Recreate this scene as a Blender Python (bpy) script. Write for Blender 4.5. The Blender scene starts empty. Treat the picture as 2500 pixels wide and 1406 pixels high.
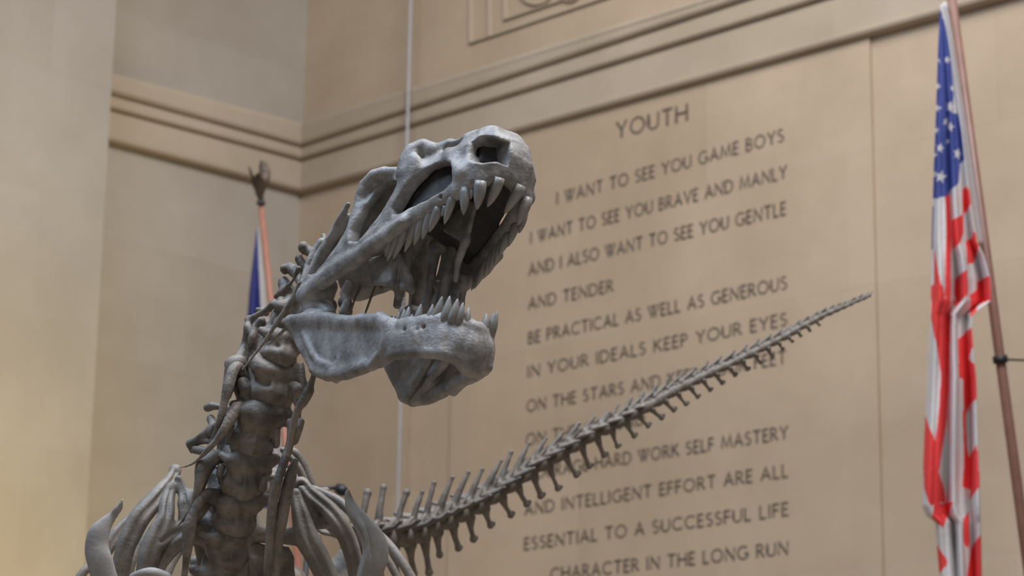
import bpy, math, random
import numpy as np
from mathutils import Vector, Matrix

rng = np.random.RandomState(7)
random.seed(7)
SC = bpy.context.scene

# ------------------------------------------------------------------ camera
F_PX = 5850.0                      # focal length in pixels of the 2500 px wide frame
PITCH, ROLL = math.radians(14.2), math.radians(0.8)
CAM = np.array([0.0, 0.0, 1.6])
VIEW = np.array([0, math.cos(PITCH), math.sin(PITCH)])
X0 = np.array([1.0, 0, 0]); UP0 = np.cross(X0, VIEW)
RIGHT = math.cos(ROLL) * X0 + math.sin(ROLL) * UP0
UP = math.cos(ROLL) * UP0 - math.sin(ROLL) * X0
cd = bpy.data.cameras.new('camera'); cam = bpy.data.objects.new('camera', cd)
SC.collection.objects.link(cam); SC.camera = cam
cam.matrix_world = Matrix([[RIGHT[i], UP[i], -VIEW[i], CAM[i]] for i in range(3)] + [[0, 0, 0, 1]])
cd.sensor_width = 36; cd.lens = F_PX / 2500 * 36
cd.clip_end = 200
cd.dof.use_dof = True; cd.dof.focus_distance = 7.0; cd.dof.aperture_fstop = 4.0

# ------------------------------------------------------------------ light and exposure
SC.view_settings.view_transform = 'Standard'; SC.view_settings.look = 'None'
SC.view_settings.exposure = 0.0; SC.view_settings.gamma = 1.0
SC.view_settings.use_curve_mapping = False
w = bpy.data.worlds.new('hall_daylight'); SC.world = w; w.use_nodes = True
bg = w.node_tree.nodes['Background']
bg.inputs[0].default_value = (0.86, 0.93, 1.0, 1); bg.inputs[1].default_value = 0.07

def area(name, loc, target, size, power, col):
    l = bpy.data.lights.new(name, 'AREA'); l.shape = 'RECTANGLE'; l.size, l.size_y = size
    l.energy = power; l.color = col
    o = bpy.data.objects.new(name, l); SC.collection.objects.link(o)
    o.location = loc
    o.rotation_euler = (Vector(target) - Vector(loc)).to_track_quat('-Z', 'Y').to_euler()
    return o
area('skylight_daylight', (2.6, 5.8, 13.0), (-0.2, 7.5, 3.0), (4, 4), 1500, (0.97, 0.97, 1.0))
area('arched_window_daylight', (-4.5, 6.2, 12.0), (-0.8, 7.3, 3.2), (4, 4), 950, (0.60, 0.77, 1.0))
area('right_wall_wash', (1.5, 12.5, 12.0), (4.2, 17.5, 5.0), (7, 2), 255, (1.0, 0.95, 0.88))  # added area light to brighten the right wall, not a fixture
area('left_wall_wash', (-1.5, 12.0, 12.0), (-5.5, 18.0, 5.5), (7, 2), 205, (1.0, 0.97, 0.93))  # likewise added, to brighten the left wall and pier
area('end_window_fill', (1.5, -9.0, 8.0), (-0.3, 8.0, 3.2), (5, 6), 230, (0.95, 0.96, 1.0))  # frontal fill added behind the camera, at the hall's unseen end window
def spot(name, loc, target, power, col, ang, blend=1.0, r=0.15):
    l = bpy.data.lights.new(name, 'SPOT'); l.energy = power; l.color = col
    l.spot_size = math.radians(ang); l.spot_blend = blend; l.shadow_soft_size = r
    o = bpy.data.objects.new(name, l); SC.collection.objects.link(o); o.location = loc
    o.rotation_euler = (Vector(target) - Vector(loc)).to_track_quat('-Z', 'Y').to_euler()
    return o

spot('floor_uplight_left', (-1.6, 13.4, 0.8), (-3.9, 16.3, 3.0), 1500, (1.0, 0.78, 0.30), 62)
spot('floor_uplight_corner', (-1.0, 16.0, 0.4), (-1.2, 20.5, 4.0), 90, (1.0, 0.80, 0.48), 70)

# ------------------------------------------------------------------ helpers
def P(px, py, d):
    """world point at depth d (metres along the view) seen at photo pixel px, py"""
    return CAM + d * (VIEW + (px - 1250) / F_PX * RIGHT + (703 - py) / F_PX * UP)
def ray(px, py): return P(px, py, 1.0) - CAM

def node_mat(name):
    m = bpy.data.materials.new(name); m.use_nodes = True
    return m, m.node_tree.nodes, m.node_tree.links, m.node_tree.nodes['Principled BSDF']

def flat_mat(name, col, rough=0.6, metal=0.0, var=0.08, scale=20, bump=0.0):
    m, N, L, b = node_mat(name)
    tc = N.new('ShaderNodeTexCoord'); n = N.new('ShaderNodeTexNoise'); n.inputs['Scale'].default_value = scale
    n.inputs['Detail'].default_value = 5
    L.new(tc.outputs['Object'], n.inputs['Vector'])
    r = N.new('ShaderNodeValToRGB')
    r.color_ramp.elements[0].position = 0.3; r.color_ramp.elements[1].position = 0.7
    r.color_ramp.elements[0].color = (*[c * (1 - var) for c in col], 1)
    r.color_ramp.elements[1].color = (*[min(1, c * (1 + var)) for c in col], 1)
    L.new(n.outputs['Fac'], r.inputs[0]); L.new(r.outputs[0], b.inputs['Base Color'])
    b.inputs['Roughness'].default_value = rough; b.inputs['Metallic'].default_value = metal
    if bump:
        bp = N.new('ShaderNodeBump'); bp.inputs['Strength'].default_value = bump; bp.inputs['Distance'].default_value = 0.01
        L.new(n.outputs['Fac'], bp.inputs['Height']); L.new(bp.outputs[0], b.inputs['Normal'])
    return m

def bone_mat(name, dark, light, rough=0.55, s1=9, s2=60, bump=0.5, tint=(0.30, 0.24, 0.16), lo=0.36, hi=0.64):
    m, N, L, b = node_mat(name)
    tc = N.new('ShaderNodeTexCoord')
    n1 = N.new('ShaderNodeTexNoise'); n1.inputs['Scale'].default_value = s1; n1.inputs['Detail'].default_value = 8
    n1.inputs['Roughness'].default_value = 0.65
    n2 = N.new('ShaderNodeTexNoise'); n2.inputs['Scale'].default_value = s2; n2.inputs['Detail'].default_value = 6
    n3 = N.new('ShaderNodeTexNoise'); n3.inputs['Scale'].default_value = s1 * 1.7; n3.inputs['Detail'].default_value = 3
    for n in (n1, n2, n3): L.new(tc.outputs['Object'], n.inputs['Vector'])
    r = N.new('ShaderNodeValToRGB'); r.color_ramp.elements[0].position = lo; r.color_ramp.elements[1].position = hi
    r.color_ramp.elements[0].color = (*dark, 1); r.color_ramp.elements[1].color = (*light, 1)
    L.new(n1.outputs['Fac'], r.inputs[0])
    r3 = N.new('ShaderNodeValToRGB'); r3.color_ramp.elements[0].position = 0.58; r3.color_ramp.elements[1].position = 0.75
    mx = N.new('ShaderNodeMix'); mx.data_type = 'RGBA'
    L.new(n3.outputs['Fac'], r3.inputs[0])
    mm = N.new('ShaderNodeMath'); mm.operation = 'MULTIPLY'; mm.inputs[1].default_value = 0.45
    L.new(r3.outputs[0], mm.inputs[0]); L.new(mm.outputs[0], mx.inputs[0])
    L.new(r.outputs[0], mx.inputs[6]); mx.inputs[7].default_value = (*tint, 1)
    L.new(mx.outputs[2], b.inputs['Base Color'])
    b.inputs['Roughness'].default_value = rough
    b1 = N.new('ShaderNodeBump'); b1.inputs['Strength'].default_value = bump; b1.inputs['Distance'].default_value = 0.008
    L.new(n1.outputs['Fac'], b1.inputs['Height'])
    b2 = N.new('ShaderNodeBump'); b2.inputs['Strength'].default_value = bump; b2.inputs['Distance'].default_value = 0.003
    L.new(n2.outputs['Fac'], b2.inputs['Height']); L.new(b1.outputs[0], b2.inputs['Normal'])
    L.new(b2.outputs[0], b.inputs['Normal'])
    return m

def stone_mat(name, base, bw=1.5, bh=0.85, var=0.06, off=(0, 0, 0)):
    """large ashlar blocks with faint joints, in the wall's own x / z coordinates"""
    m, N, L, b = node_mat(name)
    tc = N.new('ShaderNodeTexCoord'); sep = N.new('ShaderNodeSeparateXYZ'); cmb = N.new('ShaderNodeCombineXYZ')
    L.new(tc.outputs['Object'], sep.inputs[0]); L.new(sep.outputs[0], cmb.inputs[0]); L.new(sep.outputs[2], cmb.inputs[1])
    mp = N.new('ShaderNodeMapping'); mp.inputs['Location'].default_value = off
    L.new(cmb.outputs[0], mp.inputs[0])
    br = N.new('ShaderNodeTexBrick'); L.new(mp.outputs[0], br.inputs['Vector'])
    br.inputs['Scale'].default_value = 1.0
    br.inputs['Brick Width'].default_value = bw; br.inputs['Row Height'].default_value = bh
    br.inputs['Mortar Size'].default_value = 0.006; br.inputs['Mortar Smooth'].default_value = 0.6
    br.inputs['Color1'].default_value = (*[c * (1 + var) for c in base], 1)
    br.inputs['Color2'].default_value = (*[c * (1 - var) * k for c, k in zip(base, (1, .985, .95))], 1)
    br.inputs['Mortar'].default_value = (*[c * 0.93 for c in base], 1)
    n = N.new('ShaderNodeTexNoise'); n.inputs['Scale'].default_value = 0.9; n.inputs['Detail'].default_value = 7
    n.inputs['Roughness'].default_value = 0.6
    L.new(tc.outputs['Object'], n.inputs['Vector'])
    r = N.new('ShaderNodeValToRGB'); r.color_ramp.elements[0].position = 0.35; r.color_ramp.elements[1].position = 0.65
    r.color_ramp.elements[0].color = (0.90, 0.88, 0.85, 1); r.color_ramp.elements[1].color = (1.06, 1.05, 1.05, 1)
    L.new(n.outputs['Fac'], r.inputs[0])
    n2 = N.new('ShaderNodeTexNoise'); n2.inputs['Scale'].default_value = 45; n2.inputs['Detail'].default_value = 4
    L.new(tc.outputs['Object'], n2.inputs['Vector'])
    mx = N.new('ShaderNodeMix'); mx.data_type = 'RGBA'; mx.blend_type = 'MULTIPLY'; mx.inputs[0].default_value = 1.0
    L.new(br.outputs['Color'], mx.inputs[6]); L.new(r.outputs[0], mx.inputs[7])
    L.new(mx.outputs[2], b.inputs['Base Color']); b.inputs['Roughness'].default_value = 0.75
    bp = N.new('ShaderNodeBump'); bp.inputs['Strength'].default_value = 0.15; bp.inputs['Distance'].default_value = 0.004
    L.new(n2.outputs['Fac'], bp.inputs['Height']); L.new(bp.outputs[0], b.inputs['Normal'])
    return m

STONE = (0.405, 0.315, 0.228)
M_WALL_R = stone_mat('warm_limestone', STONE, 2.6, 1.02, 0.05, (0.45, 0.2, 0))
M_WALL_L = stone_mat('grey_limestone', (0.33, 0.295, 0.252), 2.1, 1.02, 0.04, (0.2, 0.2, 0))
M_TRIM = stone_mat('moulded_limestone', (0.385, 0.318, 0.25), 2.4, 3.0, 0.03)
M_FLOOR = flat_mat('polished_floor_stone', (0.30, 0.235, 0.17), 0.35, var=0.15, scale=1.5)
M_LETTER = flat_mat('dark_letter_paint', (0.115, 0.085, 0.06), 0.8, var=0.25, scale=4)
M_SKULL = bone_mat('cast_skull_bone', (0.165, 0.152, 0.143), (0.365, 0.345, 0.33), 0.5, 14, 95, 0.65)
M_BONE = bone_mat('cast_bone', (0.092, 0.076, 0.062), (0.275, 0.235, 0.198), 0.55, 12, 100, 0.6, (0.26, 0.20, 0.13))
M_RIB = bone_mat('rib_cast_bone', (0.13, 0.11, 0.092), (0.29, 0.255, 0.222), 0.55, 9, 90, 0.4, (0.26, 0.21, 0.15))
M_PALE = bone_mat('pale_cast_bone', (0.24, 0.225, 0.21), (0.35, 0.33, 0.305), 0.6, 8, 50, 0.3)
M_TAIL = bone_mat('tail_cast_bone', (0.105, 0.088, 0.072), (0.195, 0.168, 0.14), 0.6, 8, 50, 0.4, (0.24, 0.18, 0.12))
M_INNER_SHADE = bone_mat('dark_inner_shade', (0.022, 0.02, 0.019), (0.05, 0.045, 0.042), 0.75, 12, 70, 0.4, (0.05, 0.04, 0.03))  # near black: the shade inside the skull is put into this colour
M_TOOTH = bone_mat('tooth_enamel', (0.18, 0.172, 0.165), (0.31, 0.295, 0.28), 0.45, 14, 80, 0.2, (0.28, 0.25, 0.2))

def new_obj(name, verts, faces, mat, parent=None, smooth=True, origin=None, mat_ids=None):
    """ONE mesh object, verts in world space; its origin goes to the bounding-box centre (or origin)"""
    V = np.asarray(verts, dtype=np.float64).reshape(-1, 3)
    c = (V.min(0) + V.max(0)) / 2 if origin is None else np.asarray(origin, float)
    me = bpy.data.meshes.new(name)
    if isinstance(faces, np.ndarray):
        n = len(faces); k = faces.shape[1]
        me.vertices.add(len(V)); me.vertices.foreach_set('co', (V - c).astype(np.float32).ravel())
        me.loops.add(n * k); me.loops.foreach_set('vertex_index', faces.astype(np.int32).ravel())
        me.polygons.add(n); me.polygons.foreach_set('loop_start', np.arange(0, n * k, k, dtype=np.int32))
        me.polygons.foreach_set('loop_total', np.full(n, k, dtype=np.int32))
        me.update(calc_edges=True)
    else:
        me.from_pydata([tuple(v) for v in (V - c)], [], faces)
    me.validate()
    if smooth: me.polygons.foreach_set('use_smooth', np.ones(len(me.polygons), dtype=bool))
    for m in (mat if isinstance(mat, (list, tuple)) else [mat]): me.materials.append(m)
    if mat_ids is not None: me.polygons.foreach_set('material_index', np.asarray(mat_ids, dtype=np.int32))
    o = bpy.data.objects.new(name, me); SC.collection.objects.link(o)
    o['_c'] = [float(x) for x in c]
    if parent is not None:
        o.parent = parent; pc = np.array(parent['_c']); o.location = tuple(c - pc)
    else:
        o.location = tuple(c)
    return o
def thing(name, label, cat, loc, group=None):
    o = bpy.data.objects.new(name, None); SC.collection.objects.link(o); o.empty_display_size = 0.2
    o.location = tuple(loc); o['_c'] = [float(x) for x in loc]; o['label'] = label; o['category'] = cat
    if group: o['group'] = group
    return o
def unit(v): v = np.asarray(v, float); return v / np.linalg.norm(v)

# ------------------------------------------------------------------ the stone hall
DC = 22.0
AW = math.radians(47.0)
corner = P(734, 470, DC)
UR = np.array([math.cos(AW - math.pi / 2 + math.pi / 2 - AW), 0, 0]) * 0
UR = np.array([math.sin(AW), -math.cos(AW), 0.0])        # along the right wall, away from the corner
UL = np.array([math.cos(AW), math.sin(AW), 0.0])         # along the left wall, towards the corner
NR = np.array([-math.cos(AW), -math.sin(AW), 0.0])       # right wall's normal, into the room
NL = np.array([math.sin(AW), -math.cos(AW), 0.0])        # left wall's normal, into the room
C0 = np.array([corner[0], corner[1], 0.0])
def on_wall(px, py, side, off=0.0):
    """(s, z) where the sight line meets a wall plane that stands off from the wall by off"""
    U_, N_ = (UR, NR) if side == 'R' else (UL, NL)
    d = ray(px, py); q = C0 + N_ * off
    t = ((q - CAM) @ N_) / (d @ N_)
    p = CAM + t * d
    return (p - C0) @ U_, p[2]
def wall_pt(s, z, side, off=0.0):
    U_, N_ = (UR, NR) if side == 'R' else (UL, NL)
    return C0 + U_ * s + N_ * off + np.array([0, 0, z])
def wall_obj(name, mat, side, boxes, parent=None):
    """boxes of (s0,s1,z0,z1,off0,off1) in one mesh, in the wall's own frame so that courses follow it"""
    U_, N_ = (UR, NR) if side == 'R' else (UL, NL)
    V = []; Fc = []
    for (s0, s1, z0, z1, o0, o1) in boxes:
        b = len(V)
        for s in (s0, s1):
            for o in (o0, o1):
                for z in (z0, z1): V.append((s, -o, z))
        Fc += [tuple(b + i for i in f) for f in ((0, 1, 3, 2), (4, 6, 7, 5), (0, 4, 5, 1), (2, 3, 7, 6), (0, 2, 6, 4), (1, 5, 7, 3))]
    me = bpy.data.meshes.new(name); me.from_pydata(V, [], Fc); me.materials.append(mat)
    import bmesh
    bm = bmesh.new(); bm.from_mesh(me); bmesh.ops.recalc_face_normals(bm, faces=bm.faces); bm.to_mesh(me); bm.free()
    o = bpy.data.objects.new(name, me); SC.collection.objects.link(o)
    o.location = tuple(C0); o.rotation_euler = (0, 0, math.atan2(U_[1], U_[0]))
    o['kind'] = 'structure'
    return o

def profile_run(name, mat, side, s0, s1, prof, dz=(0.0, 0.0)):
    """a moulding: profile (off, z) swept from s0 to s1 along a wall; dz lifts each end"""
    U_, N_ = (UR, NR) if side == 'R' else (UL, NL)
    n = len(prof); V = []; Fc = []
    for k, s in enumerate((s0, s1)):
        for (o, z) in prof: V.append((s, -o, z + dz[k] if np.isscalar(dz[k]) else z + np.interp(z, dz[k][0], dz[k][1])))
    for i in range(n):
        j = (i + 1) % n; Fc.append((i, j, n + j, n + i))
    Fc.append(tuple(range(n))[::-1]); Fc.append(tuple(range(n, 2 * n)))
    import bmesh
    me = bpy.data.meshes.new(name); me.from_pydata(V, [], Fc); me.materials.append(mat)
    bm = bmesh.new(); bm.from_mesh(me); bmesh.ops.recalc_face_normals(bm, faces=bm.faces)
    bmesh.ops.bevel(bm, geom=[e for e in bm.edges if abs((e.verts[0].co - e.verts[1].co).x) > 0.5], offset=0.012, segments=2, affect='EDGES')
    bm.to_mesh(me); bm.free()
    o = bpy.data.objects.new(name, me); SC.collection.objects.link(o)
    o.location = tuple(C0); o.rotation_euler = (0, 0, math.atan2(U_[1], U_[0])); o['kind'] = 'structure'
    return o

H_TOP = 13.0
sA, _ = on_wall(1112, 700, 'R'); sB, _ = on_wall(2143, 700, 'R')
zF = on_wall(734, 470, 'R')[1]; zG2 = on_wall(734, 386, 'R', .1)[1]; zG1 = on_wall(734, 354, 'R', .13)[1]; zT = on_wall(734, 297, 'R', .17)[1]
wall_r = wall_obj('wall_right', M_WALL_R, 'R', [(-0.5, 11.0, 0, H_TOP, -0.5, 0.0), (sA, sB, 0, zF + .05, 0.0, 0.03)])
wall_l = wall_obj('wall_left', M_WALL_L, 'L', [(-9.0, 0.5, 0, H_TOP, -0.5, 0.0)])
PIER = 0.7
sP, _ = on_wall(244, 703, 'L', PIER)
pier = wall_obj('wall_pier', M_WALL_L, 'L', [(sP - 6.0, sP, 0, H_TOP, -0.4, PIER)])
# the cornice : fascia, two fillets and a sloping top; each end measured where the line is seen
def cornice(name, side, s0, s1, ends):
    # ends: for s0 and s1 the heights (fascia bottom, groove 2, groove 1, top)
    def prof(h):
        zf, z2, z1, zt = h
        g = 0.026
        return [(-0.1, zf), (0.07, zf), (0.095, zf + .02), (0.095, zf + .05), (0.075, zf + .065), (0.075, z2 - g), (0.06, z2 - g * .5), (0.115, z2), (0.12, z2 + .02), (0.12, z1 - g), (0.105, z1 - g * .5), (0.155, z1), (0.165, z1 + .02),
                (0.175, zt - .05), (0.15, zt), (-0.1, zt + 0.06)]
    pa, pb = prof(ends[0]), prof(ends[1])
    n = len(pa); V = [(s0, -o, z) for o, z in pa] + [(s1, -o, z) for o, z in pb]
    Fc = [(i, (i + 1) % n, n + (i + 1) % n, n + i) for i in range(n)] + [tuple(range(n))[::-1], tuple(range(n, 2 * n))]
    import bmesh
    me = bpy.data.meshes.new(name); me.from_pydata(V, [], Fc); me.materials.append(M_TRIM)
    bm = bmesh.new(); bm.from_mesh(me); bmesh.ops.recalc_face_normals(bm, faces=bm.faces)
    bmesh.ops.bevel(bm, geom=[e for e in bm.edges if abs((e.verts[0].co - e.verts[1].co).x) > 0.5], offset=0.008, segments=2, affect='EDGES')
    bm.to_mesh(me); bm.free()
    U_ = UR if side == 'R' else UL
    o = bpy.data.objects.new(name, me); SC.collection.objects.link(o)
    o.location = tuple(C0); o.rotation_euler = (0, 0, math.atan2(U_[1], U_[0])); o['kind'] = 'structure'
    return o
def hts(side, pts, offs=(.055, .1, .13, .165)):
    return [on_wall(px, py, side, o) for (px, py), o in zip(pts, offs)]
def ends_for(side, ptsA, ptsB, s0, s1):
    A = hts(side, ptsA); B = hts(side, ptsB); e0 = []; e1 = []
    for (sa, za), (sb, zb) in zip(A, B):
        k = (zb - za) / (sb - sa); e0.append(za + k * (s0 - sa)); e1.append(za + k * (s1 - sa))
    return e0, e1
cornice('trim_1', 'R', -0.1, 11.0, ends_for('R', [(740, 468), (740, 385), (740, 353), (740, 296)], [(1300, 313), (1300, 212), (1300, 168), (1300, 121)], -0.1, 11.0))
cornice('trim_2', 'L', -9.0, 0.1, ends_for('L', [(271, 347), (271, 263), (271, 227), (271, 176)], [(730, 468), (730, 385), (730, 353), (730, 296)], -9.0, 0.1))
# raised frame beads of the panel above the cornice
def bead(name, segs, r=0.012):
    V = []; Fc = []
    for (a, b) in segs:
        (s0, z0), (s1, z1) = on_wall(*a, 'R'), on_wall(*b, 'R')
        t = np.array([s1 - s0, z1 - z0]); t /= np.linalg.norm(t); n = np.array([-t[1], t[0]]) * r
        base = len(V)
        for (s, z) in ((s0, z0), (s1, z1)):
            for k, o in ((-1, 0), (-.6, .03), (.6, .03), (1, 0)):
                V.append(wall_pt(s + n[0] * k, z + n[1] * k, 'R', o))
        for i in range(3): Fc.append((base + i, base + i + 1, base + 5 + i, base + 4 + i))
        Fc += [(base, base + 3, base + 2, base + 1), (base + 4, base + 5, base + 6, base + 7)]
    o = new_obj(name, V, Fc, M_TRIM, smooth=False); o['kind'] = 'structure'; return o
ring = [(1313 + 38 * math.cos(a), -18 + 30 * math.sin(a)) for a in np.linspace(0, 2 * math.pi, 25)]
ring2 = [(1395 + 30 * math.cos(a), -30 + 34 * math.sin(a)) for a in np.linspace(0, 2 * math.pi, 25)]
bead('trim_3', [((1151, -120), (1151, 106)), ((1150, 106), (1520, -18)), ((1197, -120), (1197, 92))])
bead('trim_4', [((1235, -80), (1235, 49)), ((1234, 49), (1560, -60))] + list(zip(ring[:-1], ring[1:])) + list(zip(ring2[:-1], ring2[1:])), 0.009)
fl = new_obj('floor', [(-25, -15, 0), (25, -15, 0), (25, 40, 0), (-25, 40, 0), (-25, -15, -.3), (25, -15, -.3), (25, 40, -.3), (-25, 40, -.3)],
             [(0, 1, 2, 3), (7, 6, 5, 4), (0, 4, 5, 1), (1, 5, 6, 2), (2, 6, 7, 3), (3, 7, 4, 0)], M_FLOOR, smooth=False)
fl['kind'] = 'structure'

# ------------------------------------------------------------------ carved inscription
def arc(cx, cy, rx, ry, a0, a1, n=14):
    return [(cx + rx * math.cos(math.radians(a)), cy + ry * math.sin(math.radians(a))) for a in np.linspace(a0, a1, n)]
GL = {
 'A': (.74, [[(0, 0), (.37, 1), (.74, 0)], [(.13, .34), (.61, .34)]]),
 'B': (.50, [[(0, 0), (0, 1)], [(0, 1)] + arc(.2, .76, .24, .24, 90, -90, 9) + [(0, .52)], [(0, .52)] + arc(.24, .26, .27, .26, 90, -90, 9) + [(0, 0)]]),
 'C': (.78, [arc(.47, .5, .47, .5, 48, 312, 18)]),
 'D': (.74, [[(0, 0), (0, 1)], [(0, 1)] + arc(.26, .5, .48, .5, 90, -90, 14) + [(0, 0)]]),
 'E': (.42, [[(0, 0), (0, 1)], [(0, 1), (.42, 1)], [(0, .52), (.38, .52)], [(0, 0), (.44, 0)]]),
 'F': (.42, [[(0, 0), (0, 1)], [(0, 1), (.42, 1)], [(0, .52), (.38, .52)]]),
 'G': (.82, [arc(.47, .5, .47, .5, 48, 325, 18) + [(.84, .42)], [(.6, .42), (.86, .42)]]),
 'H': (.70, [[(0, 0), (0, 1)], [(.7, 0), (.7, 1)], [(0, .52), (.7, .52)]]),
 'I': (.04, [[(.02, 0), (.02, 1)]]),
 'K': (.60, [[(0, 0), (0, 1)], [(.55, 1), (.02, .46)], [(.16, .58), (.62, 0)]]),
 'L': (.42, [[(0, 1), (0, 0)], [(0, 0), (.43, 0)]]),
 'M': (.92, [[(0, 0), (.12, 1), (.46, .1), (.80, 1), (.92, 0)]]),
 'N': (.74, [[(0, 0), (0, 1), (.74, 0), (.74, 1)]]),
 'O': (.92, [arc(.46, .5, .46, .5, 0, 360, 25)]),
 'P': (.48, [[(0, 0), (0, 1)], [(0, 1)] + arc(.2, .74, .27, .26, 90, -90, 9) + [(0, .48)]]),
 'R': (.56, [[(0, 0), (0, 1)], [(0, 1)] + arc(.2, .75, .26, .25, 90, -90, 9) + [(0, .5)], [(.2, .5), (.58, 0)]]),
 'S': (.46, [arc(.23, .745, .22, .255, 40, 200, 9) + arc(.23, .255, .24, .255, 110, -140, 12)[1:]]),
 'T': (.62, [[(.31, 0), (.31, 1)], [(0, 1), (.62, 1)]]),
 'U': (.66, [[(0, 1), (0, .34)] + arc(.33, .34, .33, .34, 180, 360, 12) + [(.66, 1)]]),
 'V': (.70, [[(0, 1), (.35, 0), (.70, 1)]]),
 'W': (1.0, [[(0, 1), (.32, 0), (.62, 1)], [(.38, 1), (.68, 0), (1.0, 1)]]),
 'Y': (.66, [[(0, 1), (.33, .48), (.66, 1)], [(.33, .5), (.33, 0)]]),
}
def text_width(t):
    x = 0
    for ch in t: x += .52 if ch == ' ' else GL[ch][0] + .30
    return x - .30
def carve_line(text, bl, br, capL, capR, label, off=0.032):
    """letters along a line whose left and right baseline ends are seen at bl and br; caps in pixels"""
    (s0, z0), (s1, z1) = on_wall(*bl, 'R', off), on_wall(*br, 'R', off)
    hL = on_wall(bl[0], bl[1] - capL, 'R', off)[1] - z0; hR = on_wall(br[0], br[1] - capR, 'R', off)[1] - z1
    tw = text_width(text); V = []; Fc = []
    sx = (s1 - s0) / tw; h = (hL + hR) / 2
    wst = 0.074
    def pt(x, y): return np.array([s0 + x * sx, z0 + (z1 - z0) * x / tw + y * h])
    x = 0
    for ch in text:
        if ch == ' ': x += .52; continue
        wd, strokes = GL[ch]
        for st in strokes:
            pts = [pt(x + a, b) for a, b in st]
            n = len(pts); base = len(V)
            hw = wst * h
            for i, p in enumerate(pts):
                t = pts[min(i + 1, n - 1)] - pts[max(i - 1, 0)]; t = t / (np.linalg.norm(t) + 1e-9)
                nn = np.array([-t[1], t[0]])
                # mitre inner corners
                if 0 < i < n - 1:
                    t1 = p - pts[i - 1]; t1 = t1 / np.linalg.norm(t1); t2 = pts[i + 1] - p; t2 = t2 / np.linalg.norm(t2)
                    c = max(0.45, math.sqrt(max(0, (1 + t1 @ t2) / 2)))
                    k = hw / c
                else:
                    k = hw * (1.25 if n < 4 else 1.1)        # slightly flared stroke ends
                    p = p + t * (hw * .6 if i else -hw * .6) * (1 if n < 4 else .3)
                for sg in (-1, 1):
                    q = p + nn * k * sg
                    V.append(wall_pt(q[0], q[1], 'R', off - 0.012)); V.append(wall_pt(q[0], q[1], 'R', off + .002))
            for i in range(n - 1):
                a = base + 4 * i; b = a + 4
                Fc += [(a + 1, b + 1, b + 3, a + 3), (a, a + 1, b + 1, b), (a + 2, b + 2, b + 3, a + 3)]
        x += wd + .30
    o = new_obj('carved_inscription', V, Fc, M_LETTER, smooth=False)
    o['label'] = label
    o.parent = wall_r
    o.matrix_parent_inverse = Matrix.Translation(wall_r.location) @ wall_r.rotation_euler.to_matrix().to_4x4()
    o.matrix_parent_inverse.invert()
    return o, sx / h
LINES = [
 ('YOUTH', (1506, 337), (1677, 293), 38, 38),
 ('I WANT TO SEE YOU GAME BOYS', (1360, 498), (1912, 344), 27, 30),
 ('I WANT TO SEE YOU BRAVE AND MANLY', (1296, 594), (1920, 433), 26, 31),
 ('AND I ALSO WANT TO SEE YOU GENTLE', (1292, 672), (1918, 523), 26, 32),
 ('AND TENDER', (1291, 755), (1496, 710), 26, 28),
 ('BE PRACTICAL AS WELL AS GENEROUS', (1291, 839), (1920, 704), 26, 31),
 ('IN YOUR IDEALS KEEP YOUR EYES', (1289, 921), (1920, 793), 26, 30),
 ('ON THE STARS AND KEEP YOUR FEET', (1287, 1005), (1918, 885), 27, 29),
 ('ON THE GROUND', (1285, 1087), (1573, 1035), 27, 28),
 ('COURAGE HARD WORK SELF MASTERY', (1284, 1171), (1923, 1069), 27, 30),
 ('AND INTELLIGENT EFFORT ARE ALL', (1282, 1257), (1923, 1163), 27, 30),
 ('ESSENTIAL TO A SUCCESSFUL LIFE', (1281, 1342), (1923, 1257), 27, 31),
 ('CHARACTER IN THE LONG RUN', (1345, 1416), (1923, 1352), 28, 31),
]
for t, bl, br, cl, cr in LINES:
    o, ratio = carve_line(t, bl, br, cl, cr, 'dark carved letters in pale stone reading ' + ' '.join(t.split()[:9]))
    print('LETTER', t, round(ratio, 2))

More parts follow.
